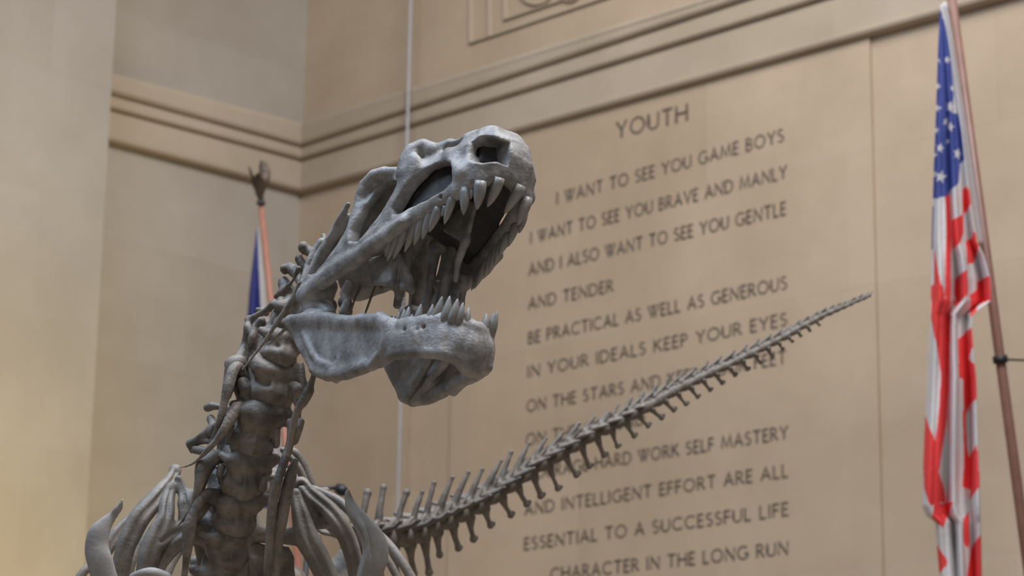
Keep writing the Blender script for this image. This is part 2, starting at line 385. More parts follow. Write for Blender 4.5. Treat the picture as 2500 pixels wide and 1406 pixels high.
# ------------------------------------------------------------------ bone sculpting: signed distance fields
class Sdf:
    def __init__(s): s.pr = []
    def cone(s, a, b, ra, rb, k=0.02, flat=None, op=1):
        a = np.asarray(a, float); b = np.asarray(b, float); v = b - a; vv = max(v @ v, 1e-12)
        R_ = max(ra, rb)
        def f(x, y, z):
            px, py, pz = x - a[0], y - a[1], z - a[2]
            t = np.clip((px * v[0] + py * v[1] + pz * v[2]) / vv, 0, 1)
            px = px - t * v[0]; py = py - t * v[1]; pz = pz - t * v[2]
            if flat is not None:
                n, q = flat; c = (px * n[0] + py * n[1] + pz * n[2]) * (1 / q - 1)
                px = px + c * n[0]; py = py + c * n[1]; pz = pz + c * n[2]
                return (np.sqrt(px * px + py * py + pz * pz) - (ra + (rb - ra) * t)) * (0.5 + 0.5 * q)
            return np.sqrt(px * px + py * py + pz * pz) - (ra + (rb - ra) * t)
        s.pr.append((f, np.minimum(a, b) - R_, np.maximum(a, b) + R_, k, op)); return s
    def chain(s, pts, k=0.02, flat=None, op=1):
        # one primitive: hard minimum inside the chain, so that its joints do not swell
        tmp = Sdf()
        for (a, ra), (b, rb) in zip(pts[:-1], pts[1:]): tmp.cone(a, b, ra, rb, k, flat, op)
        if not tmp.pr: return s
        def f(x, y, z, q=tmp.pr):
            d = q[0][0](x, y, z)
            for p in q[1:]: d = np.minimum(d, p[0](x, y, z))
            return d
        s.pr.append((f, np.min([p[1] for p in tmp.pr], 0), np.max([p[2] for p in tmp.pr], 0), k, op)); return s
    def ell(s, c, axes, rad, k=0.02, op=1):
        c = np.asarray(c, float); A = np.asarray(axes, float); r = np.asarray(rad, float); R_ = r.max()
        def f(x, y, z):
            x, y, z = x - c[0], y - c[1], z - c[2]
            u = [(x * A[i, 0] + y * A[i, 1] + z * A[i, 2]) for i in range(3)]
            k0 = np.sqrt(sum((u[i] / r[i]) ** 2 for i in range(3))); k1 = np.sqrt(sum((u[i] / r[i] ** 2) ** 2 for i in range(3)))
            return k0 * (k0 - 1) / np.maximum(k1, 1e-6)
        s.pr.append((f, c - R_, c + R_, k, op)); return s
    def tri(s, a, b, c, r, k=0.012, op=1):
        a, b, c = (np.asarray(v, float) for v in (a, b, c))
        ba, cb, ac = b - a, c - b, a - c; nor = np.cross(ba, ac)
        if np.linalg.norm(nor) < 1e-9: return s
        e1, e2, e3 = np.cross(ba, nor), np.cross(cb, nor), np.cross(ac, nor)
        def f(x, y, z):
            pa = (x - a[0], y - a[1], z - a[2]); pb = (x - b[0], y - b[1], z - b[2]); pc = (x - c[0], y - c[1], z - c[2])
            dt = lambda u, v: u[0] * v[0] + u[1] * v[1] + u[2] * v[2]
            ins = (np.sign(dt(pa, e1)) + np.sign(dt(pb, e2)) + np.sign(dt(pc, e3))) < 2
            def ed(p, e):
                t = np.clip(dt(p, e) / (e @ e), 0, 1); return (p[0] - t * e[0]) ** 2 + (p[1] - t * e[1]) ** 2 + (p[2] - t * e[2]) ** 2
            de = np.minimum(np.minimum(ed(pa, ba), ed(pb, cb)), ed(pc, ac))
            dp = dt(pa, nor) ** 2 / (nor @ nor)
            return np.sqrt(np.where(ins, de, dp)) - r
        m = np.minimum(np.minimum(a, b), c) - r; M = np.maximum(np.maximum(a, b), c) + r
        s.pr.append((f, m, M, k, op)); return s
    def quad(s, a, b, c, d, r, k=0.0025):
        return s.tri(a, b, c, r, k).tri(a, c, d, r, k)
    def prism(s, poly, y0, y1, k=0.01, op=-1, side=0):
        """polygon in (x, z), from y0 to y1"""
        Pq = np.asarray(poly, float); n = len(Pq)
        def f(x, y, z):
            x, z = np.broadcast_arrays(x, z)
            d = np.full(x.shape, 1e9); sg = np.ones(x.shape)
            for i in range(n):
                a, b = Pq[i], Pq[i - 1]
                ex, ez = b[0] - a[0], b[1] - a[1]; wx, wz = x - a[0], z - a[1]
                t = np.clip((wx * ex + wz * ez) / (ex * ex + ez * ez + 1e-12), 0, 1)
                d = np.minimum(d, (wx - t * ex) ** 2 + (wz - t * ez) ** 2)
                c1 = z >= a[1]; c2 = z < b[1]; c3 = ex * wz > ez * wx
                sg = np.where((c1 & c2 & c3) | (~c1 & ~c2 & ~c3), -sg, sg)
            d = sg * np.sqrt(d)
            return np.maximum(d, np.maximum(y0 - y, y - y1))
        m = np.array([Pq[:, 0].min(), y0, Pq[:, 1].min()]); M = np.array([Pq[:, 0].max(), y1, Pq[:, 1].max()])
        s.pr.append((f, m, M, k, op, side)); return s
    def mesh(s, h, noise=0.0, nscale=30.0, fold=False, seed=1):
        lo = np.min([p[1] for p in s.pr if p[4] > 0], 0) - 0.01 - 2 * h; hi = np.max([p[2] for p in s.pr if p[4] > 0], 0) + 0.01 + 2 * h
        if fold: lo[1] = -hi[1]
        dim = np.ceil((hi - lo) / h).astype(int) + 1
        ax = [lo[i] + h * np.arange(dim[i]) for i in range(3)]
        vol = np.full(dim, 0.5, dtype=np.float32)
        for pr in s.pr:
            f, m, M, k, op = pr[:5]; side = pr[5] if len(pr) > 5 else 0
            pad = k + 3 * h
            rngs = [[(m[i] - pad, M[i] + pad)] for i in range(3)]
            if fold: rngs[1] = [(max(m[1] - pad, -h), M[1] + pad), (-(M[1] + pad), min(-(m[1] - pad), 0) - 1e-9)]
            for iy, ry in enumerate(rngs[1]):
                if fold and side and (iy == 0) != (side > 0): continue
                sl = []
                for i, (a, b) in enumerate((rngs[0][0], ry, rngs[2][0])):
                    i0 = max(0, int(math.ceil((a - lo[i]) / h))); i1 = min(dim[i], int(math.floor((b - lo[i]) / h)) + 1)
                    sl.append((i0, i1))
                if fold and ry is rngs[1][0]: sl[1] = (max(sl[1][0], int(math.ceil((0 - lo[1]) / h - 1e-6))), sl[1][1])
                if any(b <= a for a, b in sl): continue
                x = ax[0][sl[0][0]:sl[0][1]][:, None, None]; y = ax[1][sl[1][0]:sl[1][1]][None, :, None]; z = ax[2][sl[2][0]:sl[2][1]][None, None, :]
                if fold: y = np.abs(y)
                d = f(x, y, z); S = tuple(slice(a, b) for a, b in sl); cur = vol[S]
                if op > 0:
                    hh = np.maximum(k - np.abs(cur - d), 0) / max(k, 1e-6); vol[S] = np.minimum(cur, d) - hh * hh * k / 4
                else:
                    d = -d; hh = np.maximum(k - np.abs(cur - d), 0) / max(k, 1e-6); vol[S] = np.maximum(cur, d) + hh * hh * k / 4
        if noise:
            r_ = np.random.RandomState(seed); x = ax[0][:, None, None]; y = ax[1][None, :, None]; z = ax[2][None, None, :]
            nz = np.zeros(dim, dtype=np.float32)
            for o in range(2):
                q = nscale * (2.3 ** o)
                for _ in range(4):
                    d = r_.normal(size=3); d = d / np.linalg.norm(d) * q; ph = r_.uniform(0, 6.28, 2)
                    e = r_.normal(size=3); e = e / np.linalg.norm(e) * q * 0.7
                    nz += (np.sin(d[0] * x + d[1] * y + d[2] * z + ph[0]) * np.sin(e[0] * x + e[1] * y + e[2] * z + ph[1])).astype(np.float32) * (0.6 ** o)
            vol += noise * nz
        vol[0] = vol[-1] = 0.5; vol[:, 0] = vol[:, -1] = 0.5; vol[:, :, 0] = vol[:, :, -1] = 0.5
        return surface_nets(vol, lo, h)

def surface_nets(vol, lo, h):
    sgn = vol < 0
    c = np.zeros(tuple(n - 1 for n in vol.shape), dtype=np.int8)
    offs = [(i, j, k) for i in (0, 1) for j in (0, 1) for k in (0, 1)]
    sh = c.shape
    for (i, j, k) in offs: c += sgn[i:i + sh[0], j:j + sh[1], k:k + sh[2]]
    act = np.argwhere((c > 0) & (c < 8))
    vals = {o: vol[act[:, 0] + o[0], act[:, 1] + o[1], act[:, 2] + o[2]] for o in offs}
    acc = np.zeros((len(act), 3)); cnt = np.zeros(len(act))
    for a in offs:
        for d in range(3):
            if a[d] == 0:
                b = list(a); b[d] = 1; b = tuple(b)
                va, vb = vals[a], vals[b]; m = (va < 0) != (vb < 0)
                t = va[m] / (va[m] - vb[m])
                p = np.tile(np.array(a, float), (m.sum(), 1)); p[:, d] += t
                acc[m] += p; cnt[m] += 1
    V = (act + acc / cnt[:, None]) * h + lo
    idx = np.full(sh, -1, dtype=np.int64); idx[act[:, 0], act[:, 1], act[:, 2]] = np.arange(len(act))
    faces = []
    for d in range(3):
        e1, e2 = (d + 1) % 3, (d + 2) % 3
        a = [slice(None)] * 3; b = [slice(None)] * 3; a[d] = slice(0, -1); b[d] = slice(1, None)
        cr = np.argwhere(sgn[tuple(a)] != sgn[tuple(b)])
        ok = (cr[:, e1] > 0) & (cr[:, e2] > 0) & (cr[:, e1] < sh[e1]) & (cr[:, e2] < sh[e2]); cr = cr[ok]
        def cell(o1, o2):
            q = cr.copy(); q[:, e1] -= o1; q[:, e2] -= o2; return idx[q[:, 0], q[:, 1], q[:, 2]]
        q = np.stack([cell(1, 1), cell(0, 1), cell(0, 0), cell(1, 0)], 1)
        inside = sgn[cr[:, 0], cr[:, 1], cr[:, 2]]
        q[~inside] = q[~inside][:, ::-1]
        faces.append(q)
    Fq = np.concatenate(faces)
    return V, Fq[(Fq >= 0).all(1)]

def pc(pts):
    """[(px, py, depth, radius in px)] -> [(point, radius)]"""
    return [(P(a, b, d), r * d / F_PX) for a, b, d, r in pts]
def bone(name, chains, parent, mat=None, h=0.005, k=0.02, noise=0.0012, nscale=28, extra=None, seed=1):
    s = Sdf()
    for c in chains:
        flat = None
        if isinstance(c, tuple): c, flat = c
        s.chain(pc(c), k, flat)
    if extra: extra(s)
    V, Fq = s.mesh(h, noise, nscale, seed=seed)
    return new_obj(name, V, Fq, mat or M_BONE, parent)
def smooth_chain(pts, n=4):
    """Catmull-Rom through rows of numbers"""
    p = np.asarray(pts, float); out = []
    for i in range(len(p) - 1):
        p0 = p[max(i - 1, 0)]; p1 = p[i]; p2 = p[i + 1]; p3 = p[min(i + 2, len(p) - 1)]
        for t in np.arange(n) / n:
            out.append(0.5 * ((2 * p1) + (-p0 + p2) * t + (2 * p0 - 5 * p1 + 4 * p2 - p3) * t * t + (-p0 + 3 * p1 - 3 * p2 + p3) * t ** 3))
    out.append(p[-1]); return [tuple(q) for q in out]

# ------------------------------------------------------------------ the skeleton
root_xy = P(640, 1400, 8.6)
PLINTH_Z = 0.5
skel = thing('dinosaur_skeleton', 'tall grey brown mounted dinosaur skeleton with open toothed jaws and long raised tail', 'dinosaur skeleton', (root_xy[0], root_xy[1], PLINTH_Z))

# ---- skull frame: x to the snout, a towards the animal's right (the side seen), z up
def camvec(r, u, d): return r * RIGHT + u * UP + d * VIEW
FS = unit(camvec(.56, .40, -.72)); LS = camvec(.80, -.30, .52); LS = unit(LS - FS * (LS @ FS)); AS = -LS
US = np.cross(FS, LS) if np.cross(FS, LS) @ UP > 0 else np.cross(LS, FS)
OS = P(740, 728, 7.30) + LS * .19
AL = math.radians(23)
FM = FS * math.cos(AL) - US * math.sin(AL); UM = FS * math.sin(AL) + US * math.cos(AL); OM = P(722, 785, 7.30) + LS * .17
def frame_fns(F_, U_, O_):
    def K(px, py, a):
        d0 = ray(px, py); t = ((O_ - CAM) @ AS + a) / (d0 @ AS); p = CAM + t * d0; q = p - O_
        return np.array([q @ F_, a, q @ U_])
    def Wd(v):
        v = np.atleast_2d(v); return O_ + v[:, :1] * F_ + v[:, 1:2] * AS + v[:, 2:3] * U_
    return K, Wd
K, WS = frame_fns(FS, US, OS)
KM, WM = frame_fns(FM, UM, OM)

def build_skull():
    s = Sdf()
    rows = [  # nose to occiput: roof midline, roof edge, upper side, lower side, tooth margin
        [(.80, 0, .235), (.825, 0, .215), (.845, 0, .18), (.852, 0, .13), (.832, 0, .078)],
        [(.795, .025, .24), (.82, .04, .215), (.838, .05, .18), (.842, .053, .125), (.825, .045, .065)],
        [(.76, .03, .25), (.785, .055, .225), (.805, .08, .18), (.812, .09, .11), (.795, .082, .048)],
        [(.70, .03, .258), (.71, .06, .24), (.725, .093, .18), (.745, .108, .09), (.735, .105, .038)],
        [(.62, .03, .262), (.62, .07, .255), (.63, .105, .18), (.65, .122, .08), (.64, .125, .03)],
        [(.52, .03, .272), (.52, .09, .27), (.52, .13, .19), (.52, .14, .08), (.52, .148, .018)],
        [(.43, .03, .275), (.43, .10, .275), (.43, .14, .19), (.42, .155, .08), (.42, .16, .008)],
        [(.33, .03, .265), (.33, .11, .272), (.33, .155, .19), (.31, .168, .08), (.31, .172, -.002)],
        [(.23, .03, .245), (.23, .12, .245), (.22, .165, .17), (.2, .178, .07), (.2, .182, -.003)],
        [(.13, .05, .205), (.13, .13, .208), (.12, .17, .15), (.10, .183, .06), (.09, .186, -.002)],
        [(.07, .06, .17), (.07, .14, .175), (.05, .175, .12), (.02, .185, .05), (.0, .19, .0)],
    ]
    R0 = 0.0155
    for a, b in zip(rows[:-1], rows[1:]):
        for i in range(4):
            s.quad(a[i], a[i + 1], b[i + 1], b[i], R0, 0.0025)
        s.quad((a[0][0], 0, a[0][2]), a[0], b[0], (b[0][0], 0, b[0][2]), R0, .0025)
    kk = lambda l: [(K(px, py, a), r) for px, py, a, r in l]
    # swollen premaxilla and upper-jaw margin
    s.chain([((.80, .0, .12), .03), ((.79, .05, .12), .034), ((.76, .075, .10), .03)], .03)
    s.chain([((.822, 0, .085), .022), ((.815, .045, .072), .022), ((.785, .08, .058), .022), ((.73, .104, .05), .021), ((.64, .122, .043), .02), ((.53, .146, .032), .019), ((.45, .158, .022), .016), ((.36, .166, .016), .015)], .02)
    s.chain([((.80, .03, .20), .03), ((.825, .02, .15), .034), ((.815, .045, .12), .034)], .03)
    # roof of the snout, lacrimal horn, rims
    s.chain([((.80, .04, .225), .02), ((.72, .055, .243), .02), ((.64, .06, .253), .018), ((.58, .075, .258), .017)], .02)
    s.chain(kk([(1052, 362, .10, .018), (1032, 356, .115, .022), (1008, 368, .135, .024), (992, 395, .145, .024), (985, 425, .15, .022)]), .022)
    s.chain(kk([(1098, 352, .07, .016), (1068, 366, .09, .016), (1048, 366, .10, .018)]), .015)
    # lacrimal strut down to the jugal
    s.chain(kk([(1010, 400, .142, .026), (990, 450, .148, .027), (968, 495, .155, .026), (952, 530, .16, .024), (940, 560, .165, .02)]), .03, ((0, 1, 0), .6))
    # maxilla strut between nostril and fenestra
    s.chain(kk([(1128, 425, .112, .02), (1112, 408, .11, .02), (1103, 385, .10, .018), (1100, 365, .085, .016)]), .025)
    # postorbital arch
    s.chain(kk([(966, 420, .13, .016), (940, 421, .14, .019), (914, 431, .15, .022), (893, 453, .158, .022), (879, 485, .165, .019), (872, 520, .17, .016), (866, 555, .172, .016), (858, 590, .175, .018)]), .02)
    # squamosal ridge behind the temporal slot
    s.chain(kk([(850, 500, .172, .010), (828, 540, .175, .012), (800, 590, .178, .012), (775, 640, .182, .012), (752, 690, .188, .012), (735, 722, .19, .013)]), .014)
    s.chain(kk([(785, 590, .15, .012), (770, 610, .16, .012), (752, 650, .17, .012), (740, 690, .18, .012)]), .014)
    # jugal and quadratojugal
    s.chain(kk([(985, 543, .165, .016), (950, 575, .168, .02), (905, 602, .172, .02), (865, 628, .177, .019), (820, 655, .182, .016), (780, 690, .187, .015), (740, 718, .19, .014)]), .022)
    s.chain(kk([(868, 590, .174, .012), (880, 600, .174, .014), (930, 560, .168, .012)]), .02)
    # quadrate block under the skull's back
    s.chain([((.02, .17, -.01), .03), ((.02, .165, -.06), .026)], .02)
    s.chain([((.0, .0, .12), .06), ((.03, .05, .13), .045)], .03)
    s.chain([((.06, .0, .12), .045), ((.07, .10, .13), .03), ((.06, .15, .15), .02)], .03)
    # cut the openings
    def cut(pts, a, y0=.045, y1=.3, k=.012, side=0, dx=0, q=1.0):
        pp = np.array([K(*(p if len(p) > 2 else (*p, a)))[[0, 2]] for p in pts]); m = pp.mean(0); pp = m + (pp - m) * q + np.array([dx, 0])
        s.prism([tuple(v) for v in pp], y0, y1, k, -1, side)
    cut([(1038, 408), (1054, 398), (1076, 391), (1093, 396), (1099, 412), (1094, 440), (1080, 463), (1051, 489), (1020, 509), (998, 522), (984, 530), (983, 516), (996, 486), (1013, 448)], .135)
    cut([(972, 440), (962, 468), (946, 500), (922, 540), (908, 566), (892, 594), (874, 596), (876, 568), (888, 532), (898, 498), (904, 466), (916, 447), (940, 436)], .16)
    cut([(855, 494), (846, 512), (826, 555), (802, 606), (780, 655), (772, 676), (786, 672), (808, 642), (836, 592), (849, 558), (856, 520)], .175, .09)
    cut([(1168, 399, .088), (1156, 391, .09), (1156, 374, .085), (1168, 354, .07), (1190, 340, .058), (1211, 337, .05), (1225, 345, .048), (1228, 358, .05), (1218, 375, .06), (1200, 390, .07), (1182, 399, .08)], .08, .018, .2, .010, 1)
    cut([(1167, 396), (1157, 389), (1160, 372), (1173, 352), (1195, 340), (1214, 340), (1225, 349), (1225, 362), (1214, 376), (1195, 389), (1179, 397)], .08, .03, .2, .012, -1, -.08, .55)
    # shallow pits
    s.ell(K(1106, 353, .085), np.eye(3), (.045, .02, .022), .015, -1)
    s.ell(K(1014, 384, .165), np.eye(3), (.018, .016, .032), .012, -1)
    for px, py in ((1150, 445), (1171, 440), (1115, 462), (1080, 482), (1058, 498), (1200, 430), (1185, 436), (1135, 452)):
        a = .108 if px < 1140 else .085
        s.ell(K(px, py, a + .02), np.eye(3), (.006, .014, .006), .005, -1)
    ka = lambda l: [((lambda v: np.array([v[0], abs(v[1]), v[2]]))(K(px, py, a)), r) for px, py, a, r in l]
    s.chain(ka([(1075, 575, -.045, .016), (1062, 620, -.045, .017), (1050, 690, -.045, .014), (1032, 765, -.045, .012)]), .015)
    s.chain(ka([(1110, 585, -.075, .016), (1098, 640, -.075, .018), (1088, 700, -.075, .018), (1078, 758, -.075, .013)]), .015)
    s.chain(ka([(1062, 600, -.05, .02), (1090, 600, -.07, .02)]), .02)
    s.chain(ka([(965, 600, .11, .014), (978, 640, .10, .015), (995, 680, .08, .017), (1004, 708, .07, .013)]), .015)
    s.tri(*[K(px, py, .12) for px, py in ((905, 640), (968, 622), (955, 690))], .012); s.tri(*[K(px, py, .12) for px, py in ((905, 640), (955, 690), (915, 688))], .012)
    s.tri(*[K(px, py, .09) for px, py in ((968, 622), (985, 700), (935, 700))], .012)
    # blade of the vomers hanging in the middle of the palate
    s.tri(K(1128, 480, 0), K(1160, 500, 0), K(1137, 590, 0), .008, .008); s.tri(K(1128, 480, 0), K(1137, 590, 0), K(1090, 560, 0), .008, .008)
    s.chain([(K(1137, 585, 0), .012), (K(1118, 640, 0), .01), (K(1112, 684, 0), .007)], .012)
    # brain case and quadrates
    s.chain([((.02, .0, .12), .055), ((.12, .0, .13), .045), ((.3, 0, .14), .035)], .03)
    s.chain([((.0, .13, .01), .028), ((.0, .10, .0), .026)], .02)
    s.chain(ka([(852, 690, .16, .014), (842, 715, .155, .016), (846, 738, .15, .011), (838, 762, .15, .014)]), .015)
    s.chain(ka([(800, 700, .15, .03), (785, 740, .15, .03), (800, 765, .15, .025)]), .015)
    V, Fq = s.mesh(0.0034, 0.0007, 42, fold=True, seed=3)
    # the folded field is exactly symmetric: push the surface about a little on its own
    return new_obj('skull', WS(V), Fq if np.linalg.det(np.stack([FS, AS, US])) > 0 else Fq[:, ::-1], M_SKULL, skel)
skull = build_skull()

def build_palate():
    """mouth roof plus an added near-black liner that blackens the skull openings"""
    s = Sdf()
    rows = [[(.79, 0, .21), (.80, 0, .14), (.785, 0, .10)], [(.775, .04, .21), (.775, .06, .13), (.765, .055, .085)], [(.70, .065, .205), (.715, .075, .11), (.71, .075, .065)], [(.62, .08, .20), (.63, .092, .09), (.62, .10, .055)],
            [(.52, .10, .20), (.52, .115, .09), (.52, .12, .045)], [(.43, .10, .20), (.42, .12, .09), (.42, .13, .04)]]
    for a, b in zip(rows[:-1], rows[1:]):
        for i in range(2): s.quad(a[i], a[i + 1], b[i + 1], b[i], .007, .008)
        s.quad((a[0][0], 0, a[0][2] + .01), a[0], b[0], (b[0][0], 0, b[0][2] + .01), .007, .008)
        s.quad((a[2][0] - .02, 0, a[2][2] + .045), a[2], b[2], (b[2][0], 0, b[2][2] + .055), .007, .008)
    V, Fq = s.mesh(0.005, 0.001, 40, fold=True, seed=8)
    o = new_obj('palate', WS(V), Fq if np.linalg.det(np.stack([FS, AS, US])) > 0 else Fq[:, ::-1], M_INNER_SHADE, skull)
    o['label'] = 'palate and added snout liner, coloured near black for the shade inside'
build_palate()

def build_jaw():
    s = Sdf()
    R_ = .014
    st = [((705, 775), (711, 806), .175), ((737, 772), (730, 844), .17), ((770, 762), (764, 909), .165), ((803, 766), (803, 926), .157), ((844, 777), (844, 924), .149),
          ((885, 774), (885, 910), .143), ((929, 771), (931, 895), .136), ((962, 781), (962, 880), .129), ((1006, 777), (1006, 874), .112), ((1039, 771), (1044, 874), .095),
          ((1075, 766), (1080, 878), .074), ((1112, 774), (1108, 886), .047), ((1138, 783), (1130, 896), .022)]
    prev = None
    for i, (a, b, w_) in enumerate(st):
        r = .0125 if i < 7 else .018
        rp = r / 7.05 * F_PX
        n = math.hypot(b[0] - a[0], b[1] - a[1]); ux, uy = (b[0] - a[0]) / n, (b[1] - a[1]) / n
        pa = KM(a[0] + ux * rp, a[1] + uy * rp, w_); pb = KM(b[0] - ux * rp, b[1] - uy * rp, w_ - (.01 if i < 7 else 0))
        if prev is not None: s.quad(prev[0], pa, pb, prev[1], (r + prev[2]) / 2, .0025)
        prev = (pa, pb, r)
        if i >= 5: s.cone(pa, pa + np.array([.001, 0, 0]), .021, .021, .012)
    top0 = KM(1156, 806, .006); bot0 = KM(1142, 895, .006)
    s.quad(prev[0], top0, bot0, prev[1], .018, .02)
    s.quad(top0, (top0[0] + .004, 0, top0[2]), (bot0[0] + .004, 0, bot0[2]), bot0, .018, .02)
    # dentary swelling, alveolar rim and lower keel
    kk = lambda l: [(KM(px, py, a), r) for px, py, a, r in l]
    s.chain(kk([(955, 828, .132, .026), (1010, 826, .111, .034), (1075, 824, .074, .037), (1112, 832, .045, .036), (1136, 842, .022, .033), (1150, 850, .006, .031)]), .03, ((0, 1, 0), .55))
    s.chain(kk([(985, 792, .126, .016), (1040, 788, .096, .019), (1080, 784, .074, .02), (1112, 791, .048, .02), (1138, 800, .022, .019), (1154, 810, .004, .018)]), .015)
    # shelf above the surangular, rear boss
    s.chain(kk([(712, 784, .174, .015), (745, 780, .172, .015), (790, 780, .164, .016), (825, 784, .154, .013), (880, 786, .144, .013), (925, 783, .139, .014), (958, 794, .131, .012)]), .03)
    s.chain(kk([(760, 765, .155, .018), (790, 768, .145, .016)]), .02)
    s.chain(kk([(955, 800, .140, .012), (946, 830, .142, .013), (930, 865, .142, .014), (905, 895, .142, .012)]), .02)
    s.chain(kk([(742, 815, .174, .006), (752, 838, .172, .009), (764, 865, .168, .009), (778, 884, .165, .009), (805, 893, .158, .007)]), .012)
    s.chain(kk([(770, 904, .157, .010), (800, 914, .148, .011), (845, 910, .142, .011), (890, 896, .137, .011)]), .03)
    s.ell(KM(798, 872, .185), np.eye(3), (.012, .03, .016), .008, -1)
    for px, py in ((1005, 800), (1025, 796), (1050, 797), (1070, 800), (985, 803), (1095, 806)):
        s.ell(KM(px, py, .14 if px < 1020 else .125), np.eye(3), (.006, .02, .006), .005, -1)
    # inner (splenial) slats of the hollow ramus, and the trough between them
    kf = lambda l: [((lambda v: np.array([v[0], abs(v[1]), v[2]]))(KM(px, py, -a)), r) for px, py, a, r in l]
    s.chain(kf([(1000, 968, .126, .010), (1018, 935, .118, .013), (1050, 880, .105, .012), (1070, 850, .095, .01)]), .008)
    s.chain(kf([(1008, 984, .132, .011), (1040, 945, .118, .013), (1080, 895, .098, .013), (1110, 860, .08, .01)]), .008)
    s.chain(kf([(1000, 988, .118, .006), (1028, 942, .108, .007), (1062, 888, .092, .007)]), .006, None, -1)
    s.chain(kf([(975, 930, .13, .018), (1000, 900, .125, .02), (1030, 860, .115, .018)]), .012, None, -1)
    V, Fq = s.mesh(0.0034, 0.0007, 38, fold=True, seed=5)
    return new_obj('lower_jaw', WM(V), Fq if np.linalg.det(np.stack([FM, AS, UM])) > 0 else Fq[:, ::-1], M_SKULL, skel)
jaw = build_jaw()

for ch in ([(919, 690, 7.3, 3), (905, 728, 7.3, 3), (888, 775, 7.3, 3)], [(880, 700, 7.35, 4.5), (866, 730, 7.35, 3.5), (850, 778, 7.35, 4)]):
    bone('hyoid_rod', [ch], skel, M_BONE, .003, .004, .0004)

# ---- teeth: curved, slightly flattened cones
def tooth(base, tip, w_, bend, parent, lat):
    base = np.asarray(base, float); tip = np.asarray(tip, float); ax = tip - base; Lh = np.linalg.norm(ax); ax = ax / Lh
    s1 = unit(bend - ax * (bend @ ax)); s2 = np.cross(ax, s1)
    V = []; Fc = []; n = 10; rings = [(-.25, .92), (0, 1.0), (.2, .98), (.42, .86), (.62, .68), (.8, .45), (.93, .22)]
    for t, q in rings:
        c = base + ax * Lh * t + s1 * (Lh * 0.10 * (t * t - t))
        for j in range(n):
            a = 2 * math.pi * j / n
            V.append(c + (s1 * math.cos(a) + s2 * math.sin(a) * .8) * w_ * q)
    V.append(tip)
    for i in range(len(rings) - 1):
        for j in range(n): Fc.append((i * n + j, i * n + (j + 1) % n, (i + 1) * n + (j + 1) % n, (i + 1) * n + j))
    b = (len(rings) - 1) * n
    for j in range(n): Fc.append((b + j, b + (j + 1) % n, len(V) - 1))
    Fc.append(tuple(range(n))[::-1])
    return new_obj('tooth', V, Fc, M_TOOTH, parent)
UPPER = [(1215, 449, 1189, 506, 11, .035, .03), (1172, 456, 1164, 513, 12.5, .078, .07), (1151, 466, 1149, 487, 5, .09, .088), (1135, 472, 1131, 526, 10.5, .10, .095),
         (1101, 492, 1084, 549, 9, .112, .11), (1086, 508, 1078, 529, 5, .117, .115), (1067, 517, 1047, 568, 9.5, .122, .12), (1048, 528, 1030, 585, 9, .127, .125),
         (1030, 536, 1010, 600, 9, .132, .13), (1012, 548, 987, 617, 9, .138, .136), (988, 564, 959, 634, 9, .145, .143), (971, 578, 943, 640, 8, .15, .148), (952, 592, 940, 628, 7, .155, .153), (943, 600, 938, 616, 4, .157, .155)]
for bx, by, tx, ty, r, a, at in UPPER:
    b = K(bx, by, a); t = K(tx, ty, at)
    for sg in (1, -1):
        m = np.array([1, sg, 1.0]); e = 1 + rng.uniform(-.08, .08)
        B = WS(b * m)[0]; T = B + (WS(t * m)[0] - B) * (e if sg < 0 else 1)
        tooth(B, T, r * 1.5 / F_PX * 6.85, -FS, skull, LS)
c2 = lambda u, v: (660 + .2561 * u, 680 + .2561 * v)
LOWER = [((1870, 392), (1890, 268), 9, .03), ((1795, 372), (1840, 225), 10.5, .052), ((1735, 355), (1787, 188), 11, .066), ((1665, 345), (1712, 160), 11, .078), ((1598, 345), (1588, 300), 5, .086), ((1575, 350), (1640, 165), 11, .088),
         ((1515, 360), (1550, 240), 9, .096), ((1400, 380), (1438, 238), 10, .108), ((1340, 380), (1355, 333), 5, .12), ((1295, 388), (1322, 262), 9, .123), ((1258, 390), (1280, 285), 7.5, .125), ((1205, 398), (1232, 312), 6.5, .128), ((1165, 395), (1182, 345), 5, .131)]
for b, t, r, a in LOWER:
    bx = c2(*b); tx = c2(*t); B0 = KM(bx[0], bx[1] + 6, a); T0 = KM(tx[0], tx[1], a)
    for sg in (1, -1):
        m = np.array([1, sg, 1.0]); tooth(WM(B0 * m)[0], WM(T0 * m)[0], r * 1.25 / F_PX * 6.9, -FM, jaw, LS)

# ------------------------------------------------------------------ neck
def axes_at(d_along, d_dorsal):
    t = unit(d_along); u = np.asarray(d_dorsal, float); u = unit(u - t * (u @ t)); return t, u, np.cross(t, u)
NECK = [(700, 795, 7.48, 44), (679, 868, 7.44, 50), (656, 956, 7.42, 55), (616, 1080, 7.40, 57), (592, 1182, 7.40, 57), (574, 1264, 7.42, 58), (560, 1335, 7.46, 64), (556, 1410, 7.54, 78)]
NECKP = [P(a, b, d) for a, b, d, r in NECK]
